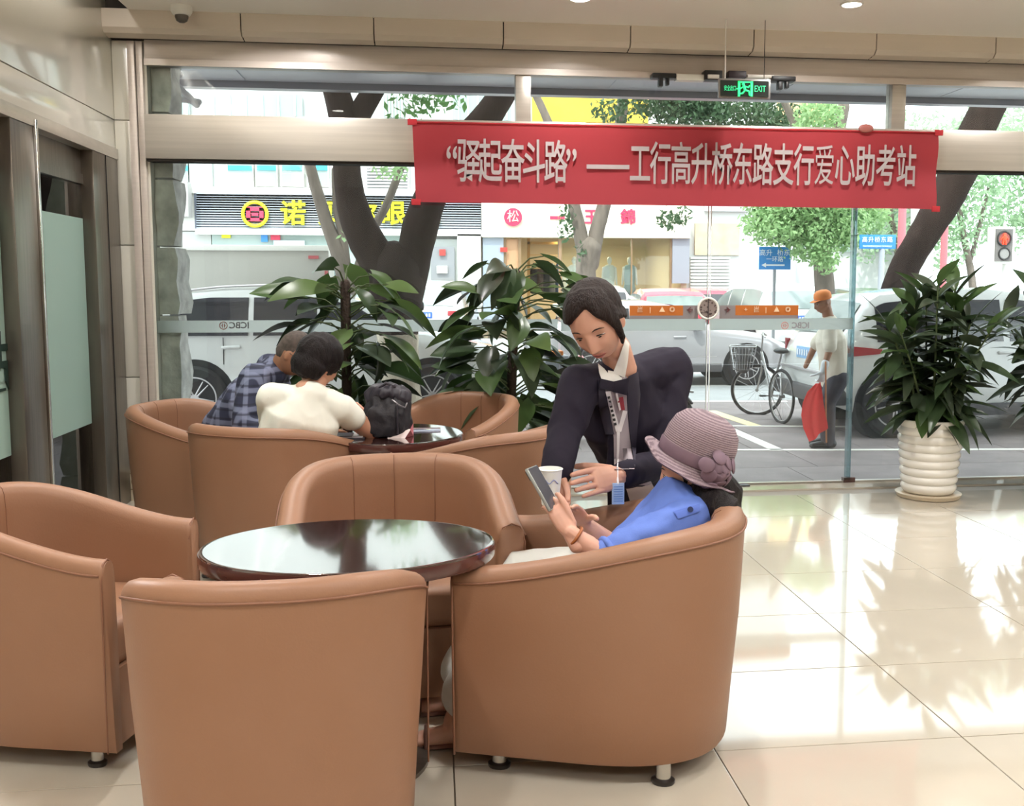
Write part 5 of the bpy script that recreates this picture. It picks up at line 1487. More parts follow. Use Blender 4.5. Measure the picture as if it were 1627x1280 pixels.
stf = flesh('person', 'woman in a dark navy suit and lanyard bending over to help the seated woman', (S['pel'].x, S['pel'].y, 0), s_body, s_hands, lambda mb: add_head(mb, S['hc'], Rs, hs), skin1, .006)
face_bits(stf, S['hc'], Rs, hs, .22, look=(0, -.003), lip='#b3706a')
def hp(x, y, z): return S['hc'] + Rs @ (V((x, y, z)) * hs)
mb = MB().ball(hp(0, -.022, .034), (.086 * hs, .098 * hs, .096 * hs), 24, 16, Rs)
mb.ball(hp(0, -.085, -.035), (.05 * hs, .05 * hs, .055 * hs), 14, 10, Rs).ball(hp(.0, -.115, -.055), (.042 * hs, .04 * hs, .045 * hs), 14, 10, Rs)
# parted fringe lying close to the skull: to the ear on one side, a longer lock over the other temple
def sk(d, k=1.0):
    d = V(d).normalized(); return hp(d.x * .082 * k, d.y * .100 * k, d.z * .121 * k)
for q in range(8):
    f_ = q / 7
    def bl(d): return V(d).lerp(V((.1, -.25, 1)), f_ * .55)
    rt_ = [bl(d) for d in ((-.16, .60, .78), (.28, .72, .62), (.62, .62, .44), (.84, .28, .30), (.90, -.12, .16), (.72, -.55, -.05))]
    mb.tube([sk(d, 1.03) for d in rt_], [.007, .011, .012, .012, .012, .012], 8)
    lt_ = [bl(d) for d in ((-.16, .60, .78), (-.50, .68, .55), (-.78, .52, .25), (-.90, .38, -.08))]
    mb.tube([sk(d, 1.04) for d in lt_] + ([sk((-.92, .32, -.42), 1.06), sk((-.86, .26, -.72), 1.04)] if q < 3 else [sk((-.92, -.1 * q, -.1), 1.04)]), [.007, .011, .013, .013] + ([.011, .004] if q < 3 else [.012]), 8)
o = link('hair', fuse(mb, .0045, 3, .0015, 40, 3), stf, True); o.data.materials.append(m_hair)
# jacket
def jac(mb, e=0):
    torso(mb, [S['pel'] + V((-.02, -.02, -.10)), S['belly'] + V((.01, 0, 0)), S['chest'], S['nb'] + V((.005, .03, -.055))], [(.195, .155), (.155, .13), (.185, .135), (.115, .085)], lat, 22)
    mb.tube([S['shR'] + lat * .015, S['nb'] + V((.01, .04, -.045)), S['shL'] - lat * .01 + V((0, 0, .012))], [.072, .078, .084], 14)
    mb.tube([S['shR'], S['shR'].lerp(S['elR'], .5), S['elR'], S['elR'].lerp(S['wrR'], .9)], [.075, .066, .060, .050], 14)
    mb.tube([S['shL'], S['shL'].lerp(S['elL'], .5), S['elL'], S['elL'].lerp(S['wrL'], .86)], [.080, .070, .064, .048], 14)
    # hanging front corner
    mb.tube([at(985, 690, 3.5), at(978, 750, 3.52), at(972, 812, 3.54)], [(.05, .02), (.045, .018), (.012, .01)], 10, lat=lat)
mb = MB(); jac(mb)
jk, jbv = cloth('jacket', mb, m_navy, stf, .008, .006, 11, 1)
mb = MB(); torso(mb, [S['pel'] + V((0, 0, .06)), S['pel'] + V((0, 0, -.04))], [(.165, .13), (.18, .135)], lat)
for sx in (-1, 1):
    h = S['pel'] + lat * sx * .09
    mb.tube([h, V((h.x, h.y + .02, .40)), V((h.x, h.y + .05, .07))], [.105, .085, .07], 14)
cloth('trousers', mb, mat('black trousers', '#26222b', .8), stf, .01, .004, 9, 2)
bvm = BVHTree.FromPolygons(*(lambda A, B: (A[0] + B[0], A[1] + [tuple(i + len(A[0]) for i in p) for p in B[1]]))(*[([v.co + (o_.parent.location if o_.parent else o_.location) for v in o_.data.vertices], [tuple(p.vertices) for p in o_.data.polygons]) for o_ in (jk, stf)]))
def pt(L, R, nm_, m, lift=.006, nu=10, nv=4, th=.004): return patch(bvm, L, R, nu, nv, lift, th, nm_, m, stf)
pt([(958, 600), (966, 640), (975, 690), (976, 745)], [(996, 598), (996, 640), (1000, 690), (1008, 745)], 'blouse', m_grey, .006)
pt([(995, 776), (1002, 800), (1012, 815)], [(1034, 764), (1042, 780), (1046, 792)], 'blouse_hem', m_grey, .008)
pt([(950, 577), (952, 592), (957, 606)], [(960, 585), (969, 596), (974, 604)], 'collar_flap', m_shirt, .010, 6, 4, .006)
pt([(994, 538), (985, 564), (974, 592)], [(1000, 546), (998, 572), (993, 600)], 'collar_flap', m_shirt, .010, 8, 4, .006)
pt([(966, 588), (966, 602), (970, 610)], [(976, 590), (988, 600), (988, 610)], 'shirt_front', m_shirt, .008, 4, 4)
pt([(954, 601), (952, 616)], [(976, 606), (974, 622)], 'bow_loop', m_navy, .022, 4, 4, .012)
pt([(974, 606), (973, 622)], [(1000, 600), (996, 628)], 'bow_loop', m_navy, .022, 4, 4, .012)
m_lan = mat('lanyard white', '#d8d2d4', .6)
pt([(962, 622), (970, 655), (979, 686)], [(970, 621), (977, 654), (986, 683)], 'lanyard', m_lan, .016, 10, 2)
pt([(990, 652), (985, 670), (980, 684)], [(997, 653), (991, 672), (987, 686)], 'lanyard', m_lan, .018, 6, 2)
pt([(980, 684), (980, 715), (979, 742)], [(985, 684), (984, 715), (982, 742)], 'lanyard', m_lan, .014, 8, 2)
for k in range(7):
    q = k / 6
    pt([(965 + 10 * q, 630 + 42 * q), (966 + 10 * q, 634 + 42 * q)], [(969 + 10 * q, 629 + 42 * q), (970 + 10 * q, 633 + 42 * q)], 'lanyard_mark', m_black, .020, 1, 1, .001)
pt([(981, 632), (983, 652)], [(990, 630), (993, 651)], 'name_badge', mat('badge red', '#8c2f38', .5), .02, 2, 2)
pt([(978, 625), (984, 652)], [(981, 624), (987, 651)], 'badge_edge', m_lan, .021, 2, 1)
ib = at(982, 784, 3.22)
MB().box(ib + V((-.021, -.003, -.036)), ib + V((.021, .003, .036)), .003).obj('identity_card', mat('card blue', '#9db8dc', .4), stf, 30, world=True)
for k in range(7):
    z = ib.z + .024 - k * .008
    MB().box((ib.x - .015, ib.y - .0045, z - .0016), (ib.x + .015, ib.y - .003, z + .0016)).obj('card_line', mat('card ink', '#6c8fc4', .5), stf, None, world=True)
MB().tube([at(981, 742, 3.26), at(981, 758, 3.24), at(982, 768, 3.22)], .004, 6).obj('lanyard', m_lan, stf, 60, world=True)
m_lap = mat('lapel cloth', '#292433', .7)
pt([(950, 602), (952, 650), (962, 690)], [(958, 600), (966, 645), (976, 690)], 'lapel', m_lap, .010, 10, 3, .006)
pt([(998, 598), (997, 640), (1001, 690), (1008, 740)], [(1014, 590), (1018, 630), (1012, 690), (1009, 742)], 'lapel', m_lap, .010, 10, 3, .006)
# paper cup held out
cu = thing('paper_cup', 'white paper cup held between the two women above the phone', 'cup', at(874, 801, 3.10))
MB().lathe([(.026, 0), (.030, .03), (.0385, .112), (.0395, .114), (.0375, .116), (.036, .110), (.027, .012)], 36, cap=False).obj('cup_wall', mat('paper white', '#e9ebe6', .6), cu, 60)
MB().torus((0, 0, .113), .0388, .0022, n=36, m=8).obj('rim', mat('paper white', '#e9ebe6', .6), cu, 60)
MB().cyl((0, 0, .003), (0, 0, .006), .027, 30).obj('base', mat('paper white', '#e9ebe6', .6), cu, 40)
mb = MB()
for k in range(10):
    a = -2.35 + k * .14; z = .078 + .006 * math.sin(k * 1.1)
    r = .0365; mb.tube([(r * math.cos(a), r * math.sin(a), z), (r * math.cos(a + .14), r * math.sin(a + .14), .078 + .006 * math.sin((k + 1) * 1.1))], .0016, 6)
mb.obj('blue_wave_print', mat('print blue', '#8c97c4', .6), cu, 60)
mb = MB()
for k in range(8):
    a = -1.95 + .13 * math.cos(k * .8); z = .05 + .012 * math.sin(k * .8); r = .0335
    mb.ball((r * math.cos(a), r * math.sin(a), z), (.003, .003, .003), 6, 4)
mb.obj('dotted_print', mat('print grey', '#7d8088', .6), cu, 60)

# ---------------------------------------------------------------- seated woman with the hat
Wm = {k: at(*v) for k, v in dict(hc=(1098, 752, 3.12), nb=(1122, 800, 3.14), shL=(1098, 822, 2.99), shR=(1128, 806, 3.32), elL=(958, 886, 2.92), wrL=(906, 846, 2.93), elR=(988, 880, 3.14), wrR=(930, 832, 3.10)).items()}
Wm['pel'] = V((.62, 3.10, .48)); Wm['belly'] = V((.72, 3.12, .58)); Wm['chest'] = V((.80, 3.13, .68))
latw = (Wm['shL'] - Wm['shR']).normalized()
Rw = frame((-.86, .34, -.12), (.36, -.02, .93))
ws_ = .98
kneeL, kneeR = V((.24, 2.98, .505)), V((.27, 3.18, .49))
footL, footR = V((.045, 2.99, .075)), V((.02, 3.24, .07))
def w_body(mb):
    torso(mb, [Wm['pel'], Wm['belly'], Wm['chest'], Wm['nb'] + V((0, 0, -.03))], [(.16, .12), (.14, .11), (.15, .11), (.09, .07)], latw)
    mb.tube([Wm['shL'], Wm['nb'] + V((0, 0, -.04)), Wm['shR']], [.05, .06, .05], 14)
    mb.tube([Wm['nb'] + V((0, 0, -.05)), Wm['hc'] + Rw @ V((0, -.02, -.06))], [.055, .05], 14)
    for a, b, c in (('shL', 'elL', 'wrL'), ('shR', 'elR', 'wrR')):
        mb.tube([Wm[a], Wm[a].lerp(Wm[b], .5), Wm[b], Wm[b].lerp(Wm[c], .45), Wm[c]], [.048, .043, .036, .035, .024], 12)
    for h, k, f_ in ((Wm['pel'] - latw * -.08, kneeL, footL), (Wm['pel'] + latw * -.08, kneeR, footR)):
        mb.tube([h, k, f_], [.08, .055, .034], 12)
        mb.tube([f_ + V((.03, 0, -.035)), f_ + V((-.06, -.0, -.045)), f_ + V((-.13, -.0, -.052))], [(.030, .034), (.038, .026), (.036, .014)], 12, lat=(0, 1, 0))
def w_hands(mb):
    mb.tube([Wm['elL'].lerp(Wm['wrL'], .35), Wm['wrL']], [.034, .024], 12)
    mb.tube([Wm['elR'].lerp(Wm['wrR'], .35), Wm['wrR']], [.034, .024], 12)
    W = Wm['wrL']; tip = at(874, 784, 2.98)
    add_hand(mb, W, tip - W, V((-.35, .85, .2)), V((.9, .2, .5)), curl=(.45, .55, .6, .65), thumb=.25, sc=.94, spread=.03, tdir=at(879, 788, 2.96) - (W + (tip - W) * .3))
    W = Wm['wrR']; tip = at(886, 786, 3.02)
    add_hand(mb, W, tip - W, V((-.55, -.75, .1)), V((.2, -.3, .9)), curl=(.35, .4, .5, .55), thumb=.3, sc=.9)
wom = flesh('person', 'seated woman in a purple hat and blue shirt looking down at her phone', (.62, 3.1, 0), w_body, w_hands, lambda mb: add_head(mb, Wm['hc'], Rw, ws_), skin1, .007)
face_bits(wom, Wm['hc'], Rw, ws_, .5)
def wp(x, y, z): return Wm['hc'] + Rw @ (V((x, y, z)) * ws_)
mb = MB().ball(wp(0, -.028, .015), (.088, .098, .095), 20, 14, Rw)
for q in range(9):
    a = -1.25 + 2.5 * q / 8
    st_ = wp(math.sin(a) * .075, -.06 - .035 * math.cos(a), -.02)
    e1 = at(1100 + 7 * q, 800 + 2 * abs(q - 4), 3.02 + .035 * (q if q > 4 else 4)) if False else st_ + V((.03, -.01 * (q - 4), -.10))
    mb.tube([st_, st_.lerp(e1, .5) + V((.02, 0, 0)), e1, e1 + V((.03, 0, -.045))], [.03, .038, .036, .012], 10)
mb.tube([at(1110, 778, 3.05), at(1136, 800, 2.99), at(1154, 812, 2.96), at(1166, 826, 2.97)], [.035, .05, .052, .03], 12)
o = link('hair', fuse(mb, .006, 3, .003, 30, 5), wom, True); o.data.materials.append(m_hblack)
m_blue = mat('blue shirt cloth', '#5c78c6', .75, var=(5, .12), bump=(300, .1))
mb = MB()
torso(mb, [Wm['pel'] + V((0, 0, .0)), Wm['belly'], Wm['chest'], Wm['nb'] + V((.0, 0, -.035))], [(.185, .14), (.165, .13), (.175, .13), (.10, .085)], latw, 20)
mb.tube([Wm['shL'] - latw * .01, Wm['nb'] + V((.01, 0, -.035)), Wm['shR'] + latw * .01], [.064, .068, .064], 14)
mb.tube([Wm['shL'], Wm['shL'].lerp(Wm['elL'], .5), Wm['shL'].lerp(Wm['elL'], .93)], [.066, .062, .052], 14)
mb.tube([Wm['shR'], Wm['shR'].lerp(Wm['elR'], .5), Wm['shR'].lerp(Wm['elR'], .93)], [.066, .060, .052], 14)
sh, sbv = cloth('shirt', mb, m_blue, wom, .007, .006, 16, 4)
e = Wm['shL'].lerp(Wm['elL'], .93); dv = (Wm['elL'] - Wm['shL']).normalized()
MB().torus(e, .050, .011, dv, 24, 8).obj('rolled_cuff', m_blue, wom, 60, world=True)
patch(sbv, [(1070, 812), (1078, 824)], [(1112, 800), (1112, 812)], 4, 6, .006, .005, 'epaulette', mat('blue shirt darker', '#4c66b4', .75), wom)
bt = at(1097, 809, 2.9); h_ = sbv.ray_cast(CAM, (bt - CAM).normalized())
bt = (h_[0] if h_[0] is not None else bt) + (CAM - bt).normalized() * .012
MB().cyl(bt, bt + (CAM - bt).normalized() * .004, .009, 16).obj('button', mat('button navy', '#23305a', .4), wom, 40, world=True)
mb = MB()
for h, k, f_ in ((Wm['pel'] + latw * .08, kneeL, footL), (Wm['pel'] - latw * .08, kneeR, footR)):
    mb.tube([h, h.lerp(k, .5), k, k.lerp(f_, .5), k.lerp(f_, .80)], [.09, .08, .066, .066, .078], 14)
cloth('trousers', mb, mat('white trousers', '#dfe0da', .8), wom, .008, .004, 12, 6)
for f_ in (footL, footR):
    MB().tube([f_ + V((.05, 0, -.066)), f_ + V((-.06, 0, -.066)), f_ + V((-.145, 0, -.066))], [(.036, .009), (.045, .009), (.042, .009)], 14, lat=(0, 1, 0)).obj('sandal_sole', mat('sandal brown', '#6f4c40', .5), wom, 60, world=True)
    MB().tube([f_ + V((-.085, -.046, -.06)), f_ + V((-.085, -.03, -.022)), f_ + V((-.085, .03, -.022)), f_ + V((-.085, .046, -.06))], .007, 8).obj('sandal_strap', mat('sandal brown', '#6f4c40', .5), wom, 60, world=True)
dv = (Wm['elL'] - Wm['wrL']).normalized(); bc_ = Wm['wrL'] + dv * .02
mb = MB().torus(bc_, .031, .005, dv, 24, 8)
br = tag(mb.obj('bracelet', mat('amber beads', '#9c5a30', .3, coat=.5), None, 60), 'amber brown bracelet on the wrist of the woman in the purple hat', 'bracelet')
# hat
ht_ = thing('hat', 'woven mauve cloche hat with a cloth flower, worn by the seated woman', 'hat', wp(0, -.012, .045))
hw = bpy.data.materials.new('woven mauve'); hw.use_nodes = True
n_ = hw.node_tree.nodes; L_ = hw.node_tree.links; b_ = n_['Principled BSDF']; b_.inputs['Roughness'].default_value = .8
tc = n_.new('ShaderNodeTexCoord'); wv = n_.new('ShaderNodeTexWave'); wv.bands_direction = 'Z'; wv.inputs['Scale'].default_value = 60; wv.inputs['Distortion'].default_value = 2.5; wv.inputs['Detail Scale'].default_value = 6
rp = n_.new('ShaderNodeValToRGB'); rp.color_ramp.elements[0].color = lin('#6d5a63') + (1,); rp.color_ramp.elements[1].color = lin('#9c898f') + (1,)
bp_ = n_.new('ShaderNodeBump'); bp_.inputs['Strength'].default_value = .5; bp_.inputs['Distance'].default_value = .004
L_.new(tc.outputs['Object'], wv.inputs[0]); L_.new(wv.outputs['Fac'], rp.inputs[0]); L_.new(rp.outputs[0], b_.inputs['Base Color']); L_.new(wv.outputs['Fac'], bp_.inputs['Height']); L_.new(bp_.outputs[0], b_.inputs['Normal'])
m_mv = mat('mauve band', '#77606d', .75, var=(20, .2)); 
hq = frame((-.86, .26, .36), (.30, -.12, .93))
ht_.rotation_euler = hq.to_euler(); ht_.scale = (1.13, 1.13, 1.22)
MB().lathe([(.100, -.012), (.104, .012), (.106, .035), (.104, .065), (.095, .095), (.075, .117), (.045, .129), (.012, .133)], 40).obj('crown', hw, ht_, 80)
mb = MB(); N = 56; rr = []
for (r, dz) in ((.099, .0), (.112, -.014), (.130, -.026), (.147, -.028), (.150, -.024), (.146, -.022), (.130, -.020), (.112, -.007), (.100, .004)):
    ring = []
    for k in range(N):
        a = 2 * PI * k / N
        upt = .030 * max(0, math.sin(a)) ** 2 * max(0, (r - .105) / .045)
        ring.append(V((r * math.cos(a) * .98, r * math.sin(a), dz + upt + .003 * math.sin(a * 7) * (r > .12))))
    rr.append(ring)
mb.rings(rr, cap=False).obj('brim', hw, ht_, 80)
MB().lathe([(.1055, .0), (.1085, .004), (.1095, .028), (.1075, .034)], 40, cap=False).obj('band', m_mv, ht_, 60)
fc = V((-.088, -.070, .012)); fl_ = None
fn = fc.normalized()
for k in range(14):
    a = 2.4 * k; r = .014 + .0028 * k
    tv = fn.cross(V((0, 0, 1))).normalized(); bv_ = fn.cross(tv)
    c0 = fc + fn * (.022 - .0012 * k) + (tv * math.cos(a) + bv_ * math.sin(a)) * r
    MB().ball(c0, (.020, .006, .024), 10, 8, frame((tv * math.cos(a) + bv_ * math.sin(a)) + fn * .8, fn)).obj('flower_petal', m_mv, ht_, 60)
# phone
ph = thing('smartphone', 'silver grey smartphone held upright in the hands of the seated woman', 'phone', at(862, 775, 2.99))
a, b = at(848, 750, 3.0), at(877, 801, 2.97)
u_ = (a - b).normalized(); nrm = V((.80, -.42, .40)); nrm = (nrm - u_ * nrm.dot(u_)).normalized(); sd = u_.cross(nrm)
ph.rotation_euler = Matrix((sd, u_, nrm)).transposed().to_euler(); ph.scale = (1.08, 1.0, 1.3)
MB().box((-.036, -.073, -.0045), (.036, .073, .0045), .004).obj('case', mat('phone silver', '#aab0ae', .25, metal=.5), ph, 40)
MB().box((-.033, -.069, .0044), (.033, .069, .0050)).obj('screen', mat('phone screen', '#4a4a50', .1, emit=.15), ph, None)
MB().box((-.030, .035, -.0065), (-.006, .066, -.0044), .003).obj('camera_bump', m_black, ph, 40)

# ---------------------------------------------------------------- person in the white shirt, from behind
B = {k: at(*v) for k, v in dict(hc=(507, 576, 4.89), nb=(492, 625, 4.83), shL=(432, 632, 4.82), shR=(545, 650, 4.89), chest=(480, 660, 4.83), elR=(590, 688, 4.99), wrR=(585, 662, 5.20), elL=(440, 700, 5.06)).items()}
B['pel'] = V((-.74, 4.95, .50)); B['belly'] = V((-.69, 4.88, .60)); B['wrL'] = B['elL'] + V((.2, .08, .03))
latb = (B['shR'] - B['shL']).normalized()
Rb = frame((.62, .70, -.42), (0, 0, 1), math.radians(10))
def b_body(mb):
    torso(mb, [B['pel'], B['belly'], B['chest'], B['nb']], [(.15, .11), (.15, .11), (.17, .11), (.08, .07)], latb)
    mb.tube([B['shL'], B['nb'] + V((0, 0, -.03)), B['shR']], [.05, .06, .05], 12)
    mb.tube([B['nb'] + V((0, 0, -.03)), B['hc']], [.06, .055], 12)
    mb.tube([B['shL'], B['elL'], B['wrL']], [.05, .04, .028], 12)
    mb.tube([B['shR'], B['shR'].lerp(B['elR'], .5), B['elR'], B['elR'].lerp(B['wrR'], .5), B['wrR']], [.052, .05, .043, .042, .027], 12)
    for sx in (-1, 1):
        h = B['pel'] + latb * sx * .08; k = h + V((.24, .20, .02)); mb.tube([h, k, V((k.x + .02, k.y, .06))], [.08, .058, .035], 12)
def b_hands(mb):
    W = B['wrR']; add_hand(mb, W, V((-.55, .35, .5)), V((-.5, -.4, -.6)), V((0, -.6, .8)), curl=(.9, 1.0, 1.0, 1.1), thumb=.5)
    W = B['wrL']; add_hand(mb, W, V((.8, .5, 0)), V((0, 0, -1)), V((.3, -.9, 0)), curl=(.3, .3, .3, .3))
boy = flesh('person', 'person with dark hair in a white short sleeved shirt, seen from behind', (-.74, 4.95, 0), b_body, b_hands, lambda mb: add_head(mb, B['hc'], Rb, 1.08), skin3, .009)
face_bits(boy, B['hc'], Rb, 1.08, .4)
def bpt(x, y, z): return B['hc'] + Rb @ (V((x, y, z)) * 1.08)
mb = MB().ball(bpt(0, -.014, .030), (.104, .116, .112), 22, 14, Rb).ball(bpt(0, -.055, -.025), (.092, .07, .07), 18, 12, Rb)
for k in range(10):
    a = PI + PI * k / 9
    mb.tube([bpt(.075 * math.cos(a), -.035 + .065 * math.sin(a), -.03), bpt(.068 * math.cos(a), -.035 + .055 * math.sin(a), -.078)], [.022, .008], 8)
o = link('hair', fuse(mb, .007, 3, .004, 26, 8), boy, True); o.data.materials.append(m_hblack)
mb = MB()
torso(mb, [B['pel'] + V((0, 0, -.04)), B['belly'], B['chest'], B['nb'] + V((0, 0, -.015))], [(.185, .145), (.175, .14), (.178, .13), (.09, .08)], latb, 20)
mb.tube([B['shL'] + latb * .01, B['nb'] + V((0, 0, -.03)), B['shR'] - latb * .02], [.068, .074, .07], 14)
mb.tube([B['shR'], B['shR'].lerp(B['elR'], .30)], [.066, .062], 14)
mb.tube([B['shL'], B['shL'].lerp(B['elL'], .7)], [.070, .066], 14)
cloth('shirt', mb, mat('cream white shirt', '#e2e1d6', .8), boy, .009, .009, 9, 3)
mb = MB()
for sx in (-1, 1):
    h = B['pel'] + latb * sx * .08; k = h + V((.24, .20, .02)); mb.tube([h, k, V((k.x + .02, k.y, .08))], [.10, .078, .06], 12)
cloth('trousers', mb, mat('dark trousers', '#33323a', .8), boy, .011, .003)

# ---------------------------------------------------------------- man in the plaid shirt
Pm = {k: at(*v) for k, v in dict(hc=(470, 563, 5.42), nb=(438, 585, 5.48), shR=(404, 602, 5.32), shL=(430, 584, 5.68), chest=(405, 635, 5.51), elR=(388, 676, 5.20), wrR=(440, 690, 5.15)).items()}
Pm['pel'] = V((-1.18, 5.66, .50)); Pm['belly'] = V((-1.11, 5.62, .60))
latp = (Pm['shL'] - Pm['shR']).normalized()
Rp = frame((.72, -.22, -.55), (.3, 0, .95))
def p_body(mb):
    torso(mb, [Pm['pel'], Pm['belly'], Pm['chest'], Pm['nb']], [(.16, .13), (.16, .13), (.18, .12), (.08, .07)], latp)
    mb.tube([Pm['shL'], Pm['nb'] + V((0, 0, -.03)), Pm['shR']], [.055, .06, .055], 12)
    mb.tube([Pm['nb'] + V((0, 0, -.03)), Pm['hc'] + Rp @ V((0, -.03, -.04))], [.062, .058], 12)
    mb.tube([Pm['shR'], Pm['elR'], Pm['wrR']], [.052, .042, .028], 12)
    mb.tube([Pm['shL'], Pm['shL'] + V((.08, .02, -.25)), Pm['shL'] + V((.3, -.1, -.27))], [.052, .042, .028], 12)
    for sx in (-1, 1):
        h = Pm['pel'] + latp * sx * .09; k = h + V((.36, -.12, .03)); mb.tube([h, k, V((k.x + .03, k.y, .06))], [.085, .06, .036], 12)
def p_hands(mb):
    add_hand(mb, Pm['wrR'], V((.8, -.1, -.1)), V((0, 0, -1)), V((0, .9, 0)))
    add_hand(mb, Pm['shL'] + V((.3, -.1, -.27)), V((.8, -.4, -.05)), V((0, 0, -1)), V((0, -.9, 0)))
man = flesh('person', 'man with cropped grey hair and glasses in a navy plaid shirt', (-1.18, 5.66, 0), p_body, p_hands, lambda mb: add_head(mb, Pm['hc'], Rp, 1.0), skin2, .009)
face_bits(man, Pm['hc'], Rp, 1.0, .4, glasses=True)
def ppt(x, y, z): return Pm['hc'] + Rp @ V((x, y, z))
mb = MB().ball(ppt(0, -.018, .030), (.079, .090, .092), 20, 12, Rp).ball(ppt(0, -.05, -.01), (.072, .055, .06), 16, 10, Rp)
o = link('hair', fuse(mb, .007, 2, .002, 40, 8), man, True); o.data.materials.append(m_hgrey)
pl = bpy.data.materials.new('navy plaid'); pl.use_nodes = True
n_ = pl.node_tree.nodes; L_ = pl.node_tree.links; b_ = n_['Principled BSDF']; b_.inputs['Roughness'].default_value = .85
tc = n_.new('ShaderNodeTexCoord'); last = None
base = n_.new('ShaderNodeRGB'); base.outputs[0].default_value = lin('#2c3046') + (1,); last = base.outputs[0]
for dr_, sc3, wd, col in (('X', 3.4, .90, '#7f86a0'), ('Z', 3.4, .90, '#7f86a0'), ('Y', 3.4, .93, '#7f86a0'), ('Z', 6.8, .94, '#1b1c2a')):
    wv = n_.new('ShaderNodeTexWave'); wv.bands_direction = dr_; wv.inputs['Scale'].default_value = sc3; wv.inputs['Distortion'].default_value = .6; wv.inputs['Detail Scale'].default_value = 1
    cr = n_.new('ShaderNodeValToRGB'); cr.color_ramp.elements[0].position = wd - .12; cr.color_ramp.elements[1].position = wd; cr.color_ramp.elements[1].color = (.6, .6, .6, 1)
    mx = n_.new('ShaderNodeMix'); mx.data_type = 'RGBA'; mx.inputs['B'].default_value = lin(col) + (1,)
    L_.new(tc.outputs['Object'], wv.inputs[0]); L_.new(wv.outputs['Fac'], cr.inputs[0]); L_.new(cr.outputs[0], mx.inputs['Factor']); L_.new(last, mx.inputs['A']); last = mx.outputs['Result']
L_.new(last, b_.inputs['Base Color'])
mb = MB()
torso(mb, [Pm['pel'] + V((0, 0, -.04)), Pm['belly'], Pm['chest'], Pm['nb'] + V((0, 0, -.01))], [(.20, .165), (.195, .16), (.205, .15), (.09, .08)], latp, 20)
mb.tube([Pm['shL'], Pm['nb'] + V((0, 0, -.03)), Pm['shR']], [.072, .076, .074], 14)
mb.tube([Pm['shR'], Pm['shR'].lerp(Pm['elR'], .5), Pm['elR'], Pm['elR'].lerp(Pm['wrR'], .7)], [.078, .072, .064, .05], 14)
mb.tube([Pm['shL'], Pm['shL'] + V((.08, .02, -.25)), Pm['shL'] + V((.24, -.07, -.265))], [.074, .064, .05], 14)
cloth('plaid_shirt', mb, pl, man, .009, .008, 9, 9)
mb = MB()
for sx in (-1, 1):
    h = Pm['pel'] + latp * sx * .09; k = h + V((.36, -.12, .03)); mb.tube([h, k, V((k.x + .03, k.y, .08))], [.10, .08, .06], 12)
cloth('trousers', mb, mat('dark trousers', '#33323a', .8), man, .011, .003)

# ---------------------------------------------------------------- flag man outside
GY = 10.2
def gp(px, py, dy=0): return at(px, py, GY + dy)
G0 = gp(1312, 714); G0.z = -.3
def gd_(x, y, z): return V((G0.x + x, GY + y, -.3 + z))
Gj = dict(hc=gp(1307, 481), nb=gp(1318, 508), shN=gp(1319, 520, -.17), shF=gp(1319, 518, .17), elN=gp(1318, 556, -.24), wrN=gp(1308, 588, -.26), pel=gp(1326, 597), chest=gp(1320, 540), belly=gp(1324, 572))
Rg = frame((-.96, -.12, -.22), (0, 0, 1))
def g_body(mb):
    torso(mb, [Gj['pel'], Gj['belly'], Gj['chest'], Gj['nb']], [(.15, .11), (.14, .11), (.17, .12), (.07, .07)], (0, 1, 0))
    mb.tube([Gj['shN'], Gj['nb'] + V((0, 0, -.04)), Gj['shF']], [.05, .06, .05], 12)
    mb.tube([Gj['nb'] + V((0, 0, -.04)), Gj['hc'] + Rg @ V((0, -.03, -.04))], [.06, .055], 12)
    mb.tube([Gj['shN'], Gj['elN'], Gj['wrN']], [.05, .04, .027], 12)
    mb.tube([Gj['shF'], Gj['elN'] + V((.02, .48, 0)), Gj['wrN'] + V((0, .5, 0))], [.05, .04, .027], 12)
    for s, x in ((-1, -.02), (1, .05)):
        h = Gj['pel'] + V((0, s * .085, -.02)); k = gd_(x - .02, s * .10, .48); f_ = gd_(x, s * .1, .09)
        mb.tube([h, k, f_], [.085, .058, .038], 12); mb.tube([f_ + V((.04, 0, -.05)), f_ + V((-.14, 0, -.06))], [(.04, .03), (.035, .02)], 10)
grd = flesh('person', 'old man in an orange cap and cream uniform standing outside with a red flag', G0, g_body, None, lambda mb: add_head(mb, Gj['hc'], Rg, .95), skin2, .011)
face_bits(grd, Gj['hc'], Rg, .95, .6)
m_un = mat('cream uniform', '#d9d1c2', .8); m_or = mat('orange cloth', '#e0813a', .7)
mb = MB(); torso(mb, [Gj['pel'] + V((0, 0, -.03)), Gj['belly'], Gj['chest'], Gj['nb'] + V((0, 0, -.02))], [(.18, .15), (.175, .145), (.20, .15), (.085, .085)], (0, 1, 0), 18)
mb.tube([Gj['shN'], Gj['nb'] + V((0, 0, -.035)), Gj['shF']], [.07, .075, .07], 12)
mb.tube([Gj['shN'], Gj['shN'].lerp(Gj['elN'], .85)], [.075, .072], 12); mb.tube([Gj['shF'], Gj['shF'].lerp(Gj['elN'] + V((.02, .48, 0)), .85)], [.075, .072], 12)
cloth('uniform_shirt', mb, m_un, grd, .012, .006, 8, 4)
mb = MB()
for s, x in ((-1, -.02), (1, .05)):
    h = Gj['pel'] + V((0, s * .085, -.02)); mb.tube([h, gd_(x - .02, s * .10, .48), gd_(x, s * .1, .08)], [.115, .088, .07], 14)
cloth('trousers', mb, mat('charcoal trousers', '#3a363f', .8), grd, .012, .005, 8, 5)
